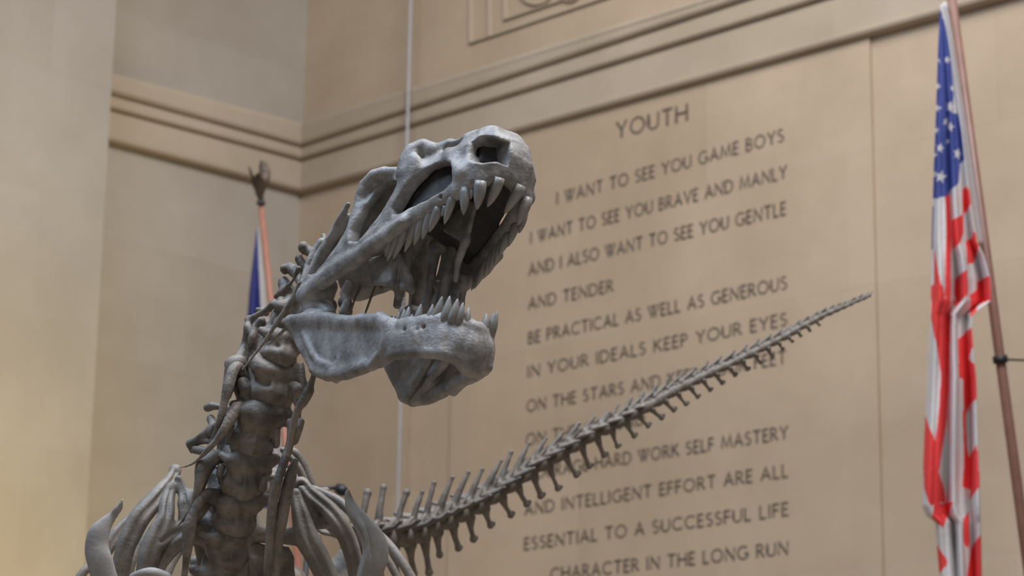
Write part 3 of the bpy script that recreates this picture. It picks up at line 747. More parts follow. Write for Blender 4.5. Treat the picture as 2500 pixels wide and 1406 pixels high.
# extra processes seen on each vertebra: rows of (px, py, depth, radius px)
PROC = {
 0: [[(742, 604, 7.55, 13), (752, 612, 7.55, 12), (775, 624, 7.52, 12), (790, 650, 7.5, 14)], [(731, 632, 7.56, 9), (742, 650, 7.55, 11), (757, 668, 7.54, 14)],
     [(790, 575, 7.62, 8), (793, 590, 7.6, 8), (800, 602, 7.58, 8)], [(770, 650, 7.5, 12), (742, 690, 7.48, 12), (720, 735, 7.46, 14)],
     [(790, 640, 7.55, 30), (770, 700, 7.5, 36), (735, 760, 7.5, 40)], [(842, 740, 7.4, 16), (850, 760, 7.4, 10)], [(760, 740, 7.45, 24), (745, 775, 7.45, 20)]],
 1: [[(694, 655, 7.6, 13), (704, 652, 7.6, 12), (724, 668, 7.56, 12), (735, 690, 7.52, 12)], [(692, 690, 7.6, 13), (700, 705, 7.58, 15), (715, 725, 7.55, 16)],
     [(675, 724, 7.6, 5), (697, 706, 7.55, 6), (716, 684, 7.5, 7), (730, 656, 7.48, 6)], [(687, 733, 7.5, 9), (682, 752, 7.48, 9), (671, 775, 7.46, 8), (655, 808, 7.45, 9)],
     [(708, 735, 7.52, 14), (700, 770, 7.5, 18), (690, 810, 7.48, 22)], [(670, 800, 7.5, 22), (650, 850, 7.48, 24)]],
 2: [[(607, 779, 7.62, 6), (630, 770, 7.6, 8), (655, 756, 7.58, 9), (672, 742, 7.56, 12)], [(607, 780, 7.62, 6), (608, 800, 7.6, 7), (612, 815, 7.58, 6)], [(629, 755, 7.66, 8), (642, 757, 7.64, 9), (650, 765, 7.62, 8)],
     [(638, 784, 7.5, 9), (626, 800, 7.5, 10), (617, 822, 7.48, 9), (606, 860, 7.47, 6), (598, 885, 7.46, 5)], [(650, 802, 7.52, 14), (646, 825, 7.5, 18), (655, 850, 7.48, 18)],
     [(604, 800, 7.6, 5), (600, 845, 7.6, 6), (580, 875, 7.55, 7)], [(640, 870, 7.42, 14), (622, 880, 7.4, 12), (628, 900, 7.39, 14)], [(640, 860, 7.5, 30), (640, 915, 7.46, 40), (668, 915, 7.44, 40)],
     [(700, 890, 7.45, 22), (728, 915, 7.44, 10), (740, 940, 7.42, 8)]],
 3: [[(563, 888, 7.5, 15), (574, 884, 7.48, 17), (585, 882, 7.46, 16)], [(575, 895, 7.46, 22), (565, 925, 7.44, 16), (553, 965, 7.4, 11)], [(596, 900, 7.5, 14), (585, 935, 7.48, 18), (600, 980, 7.45, 22)],
     [(507, 995, 7.6, 11), (520, 990, 7.58, 11), (540, 994, 7.56, 10), (560, 1000, 7.52, 12)], [(540, 985, 7.58, 5), (552, 965, 7.56, 5), (565, 945, 7.54, 6)],
     [(596, 935, 7.4, 14), (602, 948, 7.39, 14), (598, 965, 7.39, 10)], [(600, 1000, 7.42, 26), (640, 1015, 7.38, 34), (675, 1010, 7.4, 28), (706, 1030, 7.4, 16)],
     [(718, 946, 7.4, 16), (728, 952, 7.38, 17), (722, 975, 7.38, 10), (730, 1000, 7.36, 8)], [(696, 985, 7.42, 14), (712, 965, 7.4, 12)], [(700, 1000, 7.42, 10), (716, 1020, 7.4, 9)]],
 4: [[(571, 988, 7.42, 14), (578, 985, 7.42, 13), (566, 1010, 7.4, 17), (552, 1040, 7.38, 14)], [(515, 1023, 7.58, 11), (520, 1035, 7.56, 12), (518, 1055, 7.54, 10)], [(465, 1085, 7.6, 7), (485, 1070, 7.58, 9), (510, 1052, 7.56, 11), (535, 1040, 7.52, 12)],
     [(466, 1082, 7.6, 6), (500, 1078, 7.56, 5), (552, 1082, 7.5, 6)], [(465, 1085, 7.6, 8), (468, 1100, 7.6, 7)], [(560, 1110, 7.44, 20), (600, 1120, 7.38, 30), (640, 1128, 7.38, 28), (672, 1120, 7.4, 14)],
     [(565, 1040, 7.36, 10), (562, 1055, 7.36, 9), (556, 1080, 7.38, 8)], [(560, 1050, 7.5, 30), (565, 1100, 7.5, 36)],
     [(735, 1030, 7.34, 8), (728, 1046, 7.33, 10), (716, 1072, 7.34, 10)], [(672, 1050, 7.4, 14), (674, 1085, 7.4, 12)]],
 5: [[(478, 1098, 7.58, 12), (490, 1100, 7.56, 14), (510, 1108, 7.54, 14), (535, 1120, 7.5, 16)], [(520, 1120, 7.44, 18), (500, 1150, 7.4, 20), (490, 1185, 7.38, 14)], [(530, 1170, 7.5, 30), (540, 1230, 7.48, 34)],
     [(552, 1200, 7.44, 16), (520, 1210, 7.42, 18), (500, 1220, 7.42, 14)], [(545, 1215, 7.42, 22), (575, 1225, 7.38, 30), (620, 1230, 7.38, 24), (650, 1215, 7.4, 12)], [(540, 1142, 7.37, 11), (536, 1158, 7.36, 10), (540, 1180, 7.38, 10)],
     [(634, 1135, 7.4, 20), (650, 1150, 7.42, 16)], [(645, 1170, 7.38, 10), (640, 1190, 7.37, 12)]],
 6: [[(500, 1225, 7.42, 16), (485, 1250, 7.4, 15), (470, 1270, 7.4, 12)], [(535, 1270, 7.48, 30), (540, 1320, 7.5, 40)], [(480, 1275, 7.46, 22), (520, 1290, 7.46, 24)], [(620, 1300, 7.46, 22), (655, 1305, 7.46, 20)], [(520, 1320, 7.46, 18), (490, 1310, 7.46, 22)]],
 7: [[(540, 1360, 7.48, 40), (530, 1400, 7.5, 44)], [(600, 1350, 7.48, 40), (640, 1390, 7.5, 40)]] + [[(610 + 13 * i, 1335 + 3 * (i % 2), 7.44 + .01 * i, 5), (613 + 14 * i, 1365, 7.42 + .01 * i, 8), (612 + 14 * i, 1420, 7.42 + .01 * i, 8)] for i in range(8)],
}
for i, (px, py, d, r) in enumerate(NECK):
    c = NECKP[i]; prv = NECKP[i - 1] if i else P(715, 735, 7.5)
    nxt = NECKP[i + 1] if i + 1 < len(NECK) else P(553, 1470, 7.66)
    t, u, l = axes_at(nxt - prv, camvec(-.6, .1, .8))
    rm = r * d / F_PX; up_c = c + (prv - c) * .52
    def drum(s, c=c, t=t, u=u, l=l, rm=rm, up_c=up_c):
        s.ell(c + t * rm * .12, np.stack([t, u, l]), (rm * .54, rm * .94, rm * .93), .015)
        s.cone(c - t * rm * .2, up_c, rm * .74, rm * .58, .03)
        for sg in (-1, 1):
            s.chain([((c * .35 + up_c * .65) + l * sg * rm * .62 - u * rm * .2, rm * .2), (up_c + l * sg * rm * .92 - u * rm * .1, rm * .25), (up_c + l * sg * rm * 1.12 + u * rm * .3 - t * rm * .1, rm * .18)], .02)
            s.ell(c + l * sg * rm * .62 - t * rm * .28 - u * rm * .75, np.eye(3), (rm * .16, rm * .2, rm * .12), .012, -1)
        s.chain([(c + t * rm * .42 + (u * math.cos(a) + l * math.sin(a) * .92) * rm * .70, rm * .17) for a in np.linspace(0, 2 * math.pi, 13)], .007)
        s.chain([(up_c + t * rm * .05 + (u * math.cos(a) * .9 + l * math.sin(a)) * rm * .66, rm * .12) for a in np.linspace(0, 2 * math.pi, 13)], .007)
        for q in (-.42, .05, .5): s.chain([(c - u * rm * .86 + l * rm * q, rm * .05), ((c + up_c) / 2 - u * rm * .66 + l * rm * q * .9, rm * .07), (up_c - u * rm * .6 + l * rm * q * .8, rm * .05)], .012)
        s.cone(up_c + l * rm * .5 - u * rm * .2, up_c - l * rm * .5 - u * rm * .2, rm * .42, rm * .42, .03)
        # neural arch behind the drum
        s.cone(c + u * rm * .8, up_c + u * rm * 1.1, rm * .5, rm * .45, .03)
    bone('cervical_vertebra' if i < 6 else 'dorsal_vertebra', PROC.get(i, []), skel, M_BONE, .0045, .014, .0022, 26, drum, seed=20 + i)

def ribs_from(name, lst, mat=None, h=.0048, k=.016, n=3, noise=.0009, grooved=False, flat=None, swell=1.0):
    for i, ch in enumerate(lst):
        chains = ch if isinstance(ch[0], list) else [ch]
        chains = [[(x, y, d, r * swell if r >= 13 else r * (1 + (swell - 1) * .4)) for x, y, d, r in c] for c in chains]
        sc_ = [smooth_chain(c, n) for c in chains]
        def groove(s, sc_=sc_):
            if not grooved: return
            for c in sc_:
                if len(c) < 8 or max(v[3] for v in c) < 14: continue
                g = [(P(x + r * .25, y, d) - VIEW * r * d / F_PX * 1.0, max(.0006, r * .2 * d / F_PX * min(1, q / 10, (len(c) - 1 - q) / 6 + .4))) for q, (x, y, d, r) in enumerate(c)]
                s.chain(g[1:], .014, None, -1)
        bone(name, [(c, (VIEW, flat)) for c in sc_] if flat else sc_, skel, mat, h, k, noise, 22, groove, seed=40 + i)
ribs_from('cervical_rib', [
 [(732, 690, 7.36, 5), (714, 731, 7.36, 6), (679, 783, 7.36, 6), (647, 831, 7.36, 5), (615, 874, 7.36, 4), (591, 904, 7.37, 2.5)],
 [(712, 782, 7.36, 4), (694, 805, 7.36, 5), (675, 823, 7.36, 4), (655, 840, 7.37, 3)],
 [(602, 935, 7.44, 9), (584, 896, 7.42, 12), (569, 905, 7.39, 14), (557, 945, 7.36, 13), (547, 985, 7.35, 10), (535, 1030, 7.34, 9), (519, 1073, 7.34, 7), (500, 1105, 7.34, 5), (470, 1132, 7.35, 3.5), (437, 1142, 7.36, 2)],
 [(612, 1012, 7.41, 10), (590, 992, 7.385, 12), (572, 1006, 7.355, 16), (550, 1045, 7.33, 13), (530, 1073, 7.33, 9), (505, 1100, 7.33, 7), (478, 1128, 7.35, 4)],
 [(566, 1128, 7.42, 12), (538, 1114, 7.40, 15), (516, 1120, 7.38, 18), (497, 1140, 7.36, 20), (488, 1175, 7.34, 14), (480, 1205, 7.33, 11), (466, 1240, 7.33, 8), (445, 1272, 7.33, 5), (425, 1292, 7.34, 3), (408, 1300, 7.35, 2)],
 [(550, 1215, 7.42, 15), (518, 1205, 7.38, 15), (495, 1214, 7.34, 16), (478, 1240, 7.32, 13), (462, 1284, 7.31, 17), (459, 1325, 7.31, 14), (455, 1365, 7.31, 10), (448, 1420, 7.32, 7)],
 [(736, 890, 7.36, 6), (738, 920, 7.34, 8), (746, 948, 7.33, 9), (752, 958, 7.32, 7)],
 [[(769, 905, 7.3, 6), (762, 930, 7.3, 7), (750, 958, 7.3, 10), (732, 990, 7.3, 9), (718, 1030, 7.3, 9), (709, 1075, 7.3, 8), (702, 1113, 7.3, 6)], [(761, 955, 7.3, 3), (752, 968, 7.3, 6), (742, 985, 7.3, 6)]],
 [(708, 1030, 7.34, 9), (712, 1055, 7.33, 11), (706, 1090, 7.32, 9), (692, 1130, 7.3, 10), (676, 1180, 7.28, 12), (667, 1220, 7.28, 13), (661, 1290, 7.28, 12), (657, 1340, 7.28, 11), (652, 1420, 7.28, 9)],
 [(722, 1124, 7.34, 8), (716, 1140, 7.33, 12), (708, 1170, 7.31, 16), (697, 1215, 7.3, 15), (686, 1270, 7.3, 16), (676, 1330, 7.31, 14), (668, 1420, 7.32, 12)],
 [(730, 1000, 7.36, 6), (724, 1045, 7.36, 8), (712, 1072, 7.36, 7), (706, 1090, 7.36, 5)],
], M_BONE)
ribs_from('dorsal_rib', [
 # on the left of the picture
 [[(405, 1225, 7.9, 8), (360, 1231, 7.85, 9), (330, 1258, 7.8, 12), (295, 1292, 7.75, 14), (268, 1330, 7.72, 14), (245, 1375, 7.7, 13), (232, 1420, 7.7, 12)]],
 [[(428, 1148, 7.75, 13), (420, 1168, 7.72, 13), (385, 1213, 7.65, 19), (345, 1258, 7.6, 22), (322, 1300, 7.58, 22), (304, 1345, 7.56, 20), (290, 1420, 7.55, 18)]],
 [[(416, 1190, 7.6, 12), (408, 1225, 7.56, 15), (404, 1262, 7.52, 17), (384, 1305, 7.5, 22), (366, 1355, 7.48, 22), (352, 1420, 7.47, 20)],
  [(436, 1170, 7.62, 9), (448, 1205, 7.6, 12), (452, 1240, 7.57, 13), (450, 1285, 7.55, 16), (420, 1300, 7.53, 20), (392, 1320, 7.5, 18)],
  [(470, 1210, 7.6, 14), (455, 1230, 7.58, 14)]],
 [[(490, 1308, 7.52, 18), (450, 1318, 7.5, 16), (418, 1345, 7.5, 14), (392, 1385, 7.5, 12), (378, 1425, 7.5, 11)]],
 [[(470, 1310, 7.9, 10), (444, 1332, 7.88, 12), (420, 1370, 7.85, 12), (402, 1415, 7.82, 11)]],
 [[(372, 1290, 8.0, 8), (345, 1330, 7.98, 9), (325, 1370, 7.96, 9), (312, 1420, 7.95, 9)]],
 [[(262, 1350, 7.9, 9), (235, 1372, 7.88, 10), (205, 1395, 7.86, 10), (185, 1425, 7.85, 10)]],
 # on the right of the picture
 [[(704, 1215, 7.62, 14), (722, 1195, 7.6, 14), (735, 1180, 7.58, 14), (752, 1200, 7.56, 15), (778, 1222, 7.54, 16), (804, 1245, 7.52, 17), (830, 1280, 7.5, 18), (850, 1320, 7.5, 18), (862, 1360, 7.5, 17), (872, 1420, 7.5, 16)],
  [(832, 1262, 7.52, 10), (800, 1272, 7.54, 14), (765, 1275, 7.56, 14), (735, 1275, 7.56, 14)], [(775, 1225, 7.56, 18), (755, 1245, 7.57, 20), (745, 1275, 7.57, 18)]],
 [[(722, 1204, 7.5, 12), (728, 1235, 7.48, 15), (737, 1270, 7.46, 20), (750, 1315, 7.44, 24), (775, 1360, 7.43, 24), (805, 1425, 7.42, 22)],
  [(700, 1310, 7.5, 16), (730, 1310, 7.47, 20), (752, 1320, 7.45, 20)]],
 [[(752, 1190, 7.8, 8), (782, 1200, 7.78, 9), (830, 1225, 7.75, 10), (866, 1265, 7.72, 11), (890, 1310, 7.7, 11), (902, 1360, 7.7, 11), (908, 1420, 7.7, 11)]],
 [[(868, 1250, 8.1, 6), (905, 1285, 8.08, 9), (945, 1325, 8.05, 11), (980, 1370, 8.02, 11), (1010, 1420, 8.0, 11)]],
 [[(862, 1285, 8.4, 7), (905, 1320, 8.38, 9), (945, 1365, 8.36, 9), (975, 1420, 8.35, 9)]],
 [[(706, 1098, 8.1, 9), (722, 1108, 8.1, 11), (738, 1132, 8.1, 12), (752, 1165, 8.1, 12), (765, 1200, 8.1, 11), (780, 1240, 8.1, 10)]],
 [[(690, 1098, 7.9, 7), (705, 1112, 7.9, 8), (728, 1140, 7.9, 9), (745, 1180, 7.9, 10)]],
 [[(775, 1310, 8.3, 9), (782, 1340, 8.3, 9), (785, 1420, 8.3, 9)]],
], M_RIB, n=6, noise=.0004, grooved=True, swell=1.22)
ribs_from('shoulder_blade', [
 [[(299, 1221, 7.2, 3), (290, 1240, 7.2, 8), (272, 1262, 7.2, 11), (252, 1285, 7.19, 16), (238, 1312, 7.18, 24), (236, 1345, 7.17, 27), (246, 1378, 7.16, 29), (262, 1430, 7.15, 28)]],
 [[(850, 1200, 7.25, 6), (853, 1222, 7.25, 10), (866, 1252, 7.24, 15), (890, 1282, 7.23, 20), (910, 1315, 7.22, 26), (916, 1352, 7.21, 28), (906, 1390, 7.2, 27), (895, 1430, 7.2, 25)],
  [(846, 1204, 7.25, 4), (850, 1228, 7.24, 5), (868, 1262, 7.22, 6), (888, 1292, 7.2, 6), (898, 1330, 7.19, 6), (894, 1370, 7.18, 6), (878, 1430, 7.18, 6)]],
], M_PALE, .0048, .012, n=8, flat=.45, swell=1.15)
ribs_from('shoulder_girdle', [
 [[(330, 1412, 7.22, 16), (352, 1402, 7.2, 14), (375, 1402, 7.2, 16), (405, 1412, 7.22, 16)]],
 [[(478, 1372, 7.62, 16), (500, 1378, 7.62, 26), (492, 1420, 7.6, 30)]],
], M_PALE)
bone('dorsal_vertebra', [smooth_chain([(560, 1420, 7.7, 70), (620, 1425, 8.1, 60), (700, 1430, 8.6, 52)], 2)], skel, M_BONE, .008, .03)

# back bone between the neck and the tail, mostly hidden behind neck and ribs
DV = [(612, 1198, 7.8, 36), (655, 1184, 8.05, 34), (705, 1196, 8.35, 32), (752, 1226, 8.7, 30), (798, 1260, 9.05, 29), (842, 1292, 9.4, 29)]
for i, (x, y, d, r) in enumerate(DV):
    c = P(x, y, d); nx = P(*DV[i + 1][:3]) if i < 5 else P(880, 1322, 9.75); pv = P(*DV[i - 1][:3]) if i else P(590, 1225, 7.58)
    t, u, l = axes_at(nx - pv, (0, 0, 1)); Lh = np.linalg.norm(nx - pv) / 4; rm = r * d / F_PX
    def body(s, c=c, t=t, u=u, l=l, Lh=Lh, rm=rm):
        s.chain([(c - t * Lh * .9, rm), (c, rm * .74), (c + t * Lh * .9, rm)], .01)
        s.chain([(c + u * rm * .6, rm * .55), (c + u * rm * 1.2, rm * .35), (c + u * rm * 1.75 - t * Lh * .2, rm * .26)], .02, (l, .6))
        for sg in (-1, 1): s.chain([(c + u * rm * .7, rm * .4), (c + u * rm * .95 + l * sg * rm * 1.5, rm * .28)], .02)
    bone('dorsal_vertebra', [], skel, M_BONE, .006, .016, .0015, 26, body, seed=120 + i)

# ------------------------------------------------------------------ tail
TAIL = [(880, 1318, 9.75), (925, 1306, 9.95), (970, 1301, 10.1), (1007, 1296, 10.22), (1042, 1281, 10.33), (1073, 1268, 10.43), (1111, 1252, 10.53), (1151, 1235, 10.62), (1188, 1214, 10.7), (1229, 1190, 10.78), (1267, 1166, 10.85), (1307, 1139, 10.91), (1345, 1119, 10.97), (1385, 1096, 11.02),
        (1424, 1073, 11.07), (1462, 1053, 11.11), (1498, 1036, 11.15), (1532, 1017, 11.19), (1563, 1000, 11.22), (1594, 984, 11.25), (1626, 964, 11.28), (1658, 947, 11.31), (1689, 932, 11.34), (1721, 916, 11.36), (1753, 901, 11.38), (1786, 886, 11.4), (1818, 870, 11.42), (1848, 855, 11.44), (1878, 840, 11.46),
        (1904, 827, 11.48), (1928, 814, 11.49), (1951, 801, 11.5), (1974, 789, 11.51), (1996, 777, 11.52), (2016, 767, 11.53), (2035, 759, 11.54), (2053, 751, 11.55), (2071, 744, 11.56), (2088, 736, 11.57), (2104, 730, 11.58), (2119, 724, 11.58), (2132, 719, 11.59)]
TAIL = [(x, y + np.interp(i, [0, 1, 5, 12], [8, 10, 8, 0]), d) for i, (x, y, d) in enumerate(TAIL)]
TP = [P(*q) for q in TAIL]
CENT_R = np.interp(np.arange(len(TAIL)), [0, 2, 5, 9, 13, 18, 24, 30, 36, 41], [31, 29, 26, 22, 19, 16, 13, 10, 7.5, 4])
SP_TOP = {0: (898, 1202), 1: (936, 1189), 2: (992, 1202), 3: (1031, 1201), 4: (1060, 1179), 5: (1105, 1165), 6: (1144, 1153), 7: (1178, 1146), 8: (1224, 1124), 9: (1248, 1104), 10: (1291, 1081), 11: (1334, 1069), 12: (1374, 1056), 13: (1414, 1034), 14: (1452, 1018), 15: (1488, 1006)}
SH = np.interp(np.arange(len(TAIL)), [15, 18, 26, 34, 41], [26, 20, 13, 5, 2])
CH_END = [(2, 1013, 1404), (3, 1050, 1401), (4, 1076, 1358), (5, 1123, 1341), (6, 1160, 1318), (7, 1202, 1284), (8, 1252, 1258), (9, 1291, 1231), (10, 1325, 1212), (11, 1367, 1194), (12, 1412, 1160), (13, 1444, 1139), (14, 1480, 1112), (15, 1512, 1091), (16, 1553, 1064), (17, 1587, 1038), (18, 1620, 1018),
          (19, 1649, 1000), (20, 1679, 986), (21, 1708, 968), (22, 1738, 952), (23, 1767, 935), (24, 1798, 915), (25, 1829, 901), (26, 1860, 886), (27, 1888, 871), (28, 1913, 852), (29, 1937, 834), (30, 1957, 821), (31, 1979, 808), (32, 2002, 794), (0, 938, 1430), (1, 975, 1418)]
CH_END = {i + 1: (x, y) for i, x, y in CH_END}
for i in range(len(TAIL) - 1):
    c = TP[i]; nx = TP[i + 1]; pv = TP[i - 1] if i else c - (nx - c)
    d_ = TAIL[i][2]; px2m = d_ / F_PX
    t, u, l = axes_at(nx - pv, (0, 0, 1)); l = np.cross(t, u)
    if l @ VIEW > 0: l = -l                                # l points to the camera's side
    L_ = np.linalg.norm(nx - pv) / 2; R_ = CENT_R[i] * px2m
    s = Sdf(); k = max(.004, R_ * .22); j = rng.uniform(-.06, .06)
    s.cone(c - t * L_ * .40, c, R_ * .98, R_ * .70, k).cone(c, c + t * L_ * .36, R_ * .70, R_ * .98, k)
    a0 = c + u * R_ * .85
    s.cone(a0 - t * L_ * .15, a0 + t * L_ * .25, R_ * .46, R_ * .42, k)
    if i in SP_TOP:
        top = P(*SP_TOP[i], d_ + L_ * .25)
        w0, w1 = np.interp(i, [0, 3, 8, 15], [.30, .28, .30, .28]) * R_, np.interp(i, [0, 2, 3, 8, 15], [.30, .26, .19, .19, .18]) * R_
        mid = (a0 + top) / 2 - t * R_ * .12
        s.chain([(a0, w0 * 1.5), (mid, w0), (top, w1)], k); s.ell(top, np.eye(3), (w1 * 1.15,) * 3, k * .6)
    else:
        sh = SH[i] * px2m; top = a0 + (u + t * (1.5 + j)) * sh
        s.cone(a0, top, R_ * .34, R_ * .24, k)
    zl = np.interp(i, [0, 8, 14, 24, 41], [.35, .45, .85, 1.0, .9]) * L_
    for sg in (-1, 1):
        b0 = a0 + l * sg * R_ * .5
        s.cone(b0 + t * L_ * .2, b0 + t * (L_ * .3 + zl) + u * R_ * .6, R_ * .28, R_ * .17, k)
        s.cone(b0 - t * L_ * .2, b0 - t * L_ * .45 + u * R_ * .3, R_ * .24, R_ * .18, k)
    if i < 19:
        dx, dy = np.interp(i, [0, 4, 8, 12, 18], [54, 54, 44, 32, 12]), np.interp(i, [0, 4, 8, 12, 18], [-46, -38, -29, -22, -9])
        tip = P(TAIL[i][0] + dx, TAIL[i][1] + dy, d_ - np.interp(i, [0, 8, 18], [.16, .15, .05]))
        for sg in (1, -1):
            v = tip - c
            if sg < 0: v = v - 2 * l * (v @ l)
            r0 = c - t * L_ * .45 + u * R_ * .62 + l * sg * R_ * .5; r1 = c + t * L_ * .35 + u * R_ * .62 + l * sg * R_ * .5
            e2 = c + v; m0 = r0 * .5 + e2 * .5 + l * sg * np.linalg.norm(v) * .16
            s.tri(r0, r1, m0, R_ * .12, k * .6).tri(r1, m0, e2, R_ * .12, k * .6)
            s.chain([(r0, R_ * .26), (m0, R_ * .19), (e2, R_ * .16)], k * .6)
    V, Fq = s.mesh(max(.0032, R_ * .10), .0009, 45, seed=60 + i)
    vert = new_obj('caudal_vertebra', V, Fq, M_TAIL, skel)
    if i in CH_END:
        s = Sdf(); q0 = c - t * L_ * .25 - u * R_ * .8
        q2 = P(*CH_END[i], d_ + L_ * .35); ax = unit(q2 - q0)
        foot = np.interp(i, [0, 3, 6, 14, 22, 32], [.1, .2, .8, 1.2, 1.2, .5])
        wv = np.interp(i, [0, 4, 9, 20, 32], [.32, .33, .36, .36, .40]) * R_
        fw_ = unit(t - ax * (t @ ax)); q2b = q2 - ax * wv * .7 - fw_ * wv * foot * .55
        q1 = (q0 + q2b) / 2 - fw_ * wv * .35
        s.chain([(q0, wv * 1.5), (q0 * .65 + q1 * .35, wv * 1.25), (q1, wv * .85), (q2b, wv * .85)], k)
        s.cone(q2b - fw_ * wv * .2, q2b + fw_ * wv * foot * 1.1 + ax * wv * .25, wv * 1.05, wv * .8, k)
        for sg in (1, -1): s.cone(q0 + l * wv * sg, q0 * .65 + q1 * .35, wv, wv * .8, k)
        V, Fq = s.mesh(max(.0032, R_ * .10), .0008, 45, seed=90 + i)
        new_obj('chevron_bone', V, Fq, M_TAIL, vert)

# ------------------------------------------------------------------ hips, hind legs and plinth that carry the mount (below the picture)
def wbone(name, chains, mat=M_BONE, h=.012, k=.04):
    s = Sdf()
    for c in chains: s.chain([(np.array(p), r) for p, r in c], k)
    V, Fq = s.mesh(h, .001, 20); return new_obj(name, V, Fq, mat, skel)
hip = P(760, 1500, 9.3); fw = unit(np.array([root_xy[0] - hip[0], root_xy[1] - hip[1], 0])); sd = np.array([-fw[1], fw[0], 0]); zz = np.array([0, 0, 1.0])
spine = [P(640, 1480, 8.2), P(700, 1490, 8.8), hip, P(835, 1390, 9.6)]
wbone('dorsal_vertebra', [[(P(580, 1450, 7.7), .1), (spine[0], .09), (spine[1], .09), (hip, .09), (spine[3], .06), (TP[0], .045)]])
for sg in (1, -1):
    h0 = hip + sd * sg * .16
    wbone('ilium', [[(h0 + fw * .38 + zz * .02, .05), (h0, .09), (h0 - fw * .40, .05)], [(h0 + zz * .05 + fw * .2, .05), (h0 + zz * .05 - fw * .2, .05)]])
    wbone('pubis', [[(h0 - zz * .08, .05), (hip + sd * sg * .05 + fw * .25 - zz * .6, .04), (hip + fw * .35 - zz * .62, .06)]])
    kn = hip + sd * sg * .24 + fw * (.28 if sg > 0 else .12) - zz * .85; an = kn - fw * .45 - zz * .62; ft = an + fw * .16; ft[2] = PLINTH_Z + .09
    wbone('femur', [[(h0 - zz * .02, .08), (h0 * .5 + kn * .5, .06), (kn, .085)]])
    wbone('shin_bone', [[(kn - zz * .05, .08), ((kn + an) / 2, .05), (an, .06)]])
    wbone('foot_bones', [[(an - zz * .03, .06), (ft, .06)]] + [[(ft, .05), (ft + unit(fw + sd * q) * .28 - zz * .03, .035), (ft + unit(fw + sd * q) * .42 - zz * .055, .022)] for q in (-.45, 0, .45)])
pl = hip + fw * .4
def plinth():
    V = []; Fc = []
    for z, g in ((0, 1.0), (.08, 1.0), (.1, .97), (PLINTH_Z - .05, .97), (PLINTH_Z - .03, 1.0), (PLINTH_Z + .005, 1.0)):
        for a, b in ((-1, -1), (1, -1), (1, 1), (-1, 1)): V.append(np.array([pl[0], pl[1], z]) + fw * a * 2.2 * g + sd * b * 1.3 * g)
    for i in range(5):
        for j in range(4): Fc.append((4 * i + j, 4 * i + (j + 1) % 4, 4 * i + 4 + (j + 1) % 4, 4 * i + 4 + j))
    Fc += [(3, 2, 1, 0), (20, 21, 22, 23)]
    o = new_obj('plinth', V, Fc, flat_mat('plinth_paint', (.16, .13, .1), .5), smooth=False)
    o['label'] = 'low dark plinth under the feet of the dinosaur skeleton'; o['category'] = 'plinth'
plinth()

# ------------------------------------------------------------------ flags on their poles
M_POLE = flat_mat('varnished_pole_wood', (0.36, 0.15, 0.10), 0.4, var=0.12, scale=9)
M_POLE_R = flat_mat('dark_red_pole_wood', (0.21, 0.105, 0.078), 0.4, var=0.12, scale=9)
M_RED = flat_mat('flag_red_cloth', (0.80, 0.045, 0.045), 0.7, var=0.08, scale=30)
M_WHITE = flat_mat('flag_white_cloth', (0.62, 0.58, 0.57), 0.7, var=0.05, scale=30)
M_BLUE = flat_mat('flag_blue_cloth', (0.055, 0.075, 0.28), 0.7, var=0.15, scale=30)
M_NAVY = flat_mat('navy_flag_cloth', (0.028, 0.035, 0.17), 0.7, var=0.15, scale=30)
M_FRINGE = flat_mat('pale_flag_edge', (0.45, 0.42, 0.42), 0.8, var=0.06, scale=40)
M_BRONZE = flat_mat('dark_bronze', (0.075, 0.05, 0.035), 0.45, 0.5, var=0.3, scale=40)
M_IRON = flat_mat('black_iron', (0.02, 0.02, 0.022), 0.5, 0.3, var=0.2, scale=40)
def tube(name, pts, mat, parent=None, n=16):
    V = []; Fc = []; pts = [(np.asarray(p, float), r) for p, r in pts]
    for i, (p, r) in enumerate(pts):
        t = unit(pts[min(i + 1, len(pts) - 1)][0] - pts[max(i - 1, 0)][0]); a = unit(np.cross(t, (0.3, 0.9, 0.1) if abs(t[2]) > .5 else (0, 0, 1))); b = np.cross(t, a)
        for j in range(n):
            an = 2 * math.pi * j / n; V.append(p + (a * math.cos(an) + b * math.sin(an)) * r)
    for i in range(len(pts) - 1):
        for j in range(n): Fc.append((i * n + j, i * n + (j + 1) % n, (i + 1) * n + (j + 1) % n, (i + 1) * n + j))
    Fc += [tuple(range(n))[::-1], tuple(range((len(pts) - 1) * n, len(pts) * n))]
    return new_obj(name, V, Fc, mat, parent)
def in_poly(poly, x, y):
    P_ = np.asarray(poly, float); r = np.zeros(x.shape, bool); n = len(P_)
    for i in range(n):
        (x1, y1), (x2, y2) = P_[i], P_[i - 1]
        c = ((y1 > y) != (y2 > y)) & (x < (x2 - x1) * (y - y1) / ((y2 - y1) if y2 != y1 else 1e-9) + x1); r ^= c
    return r
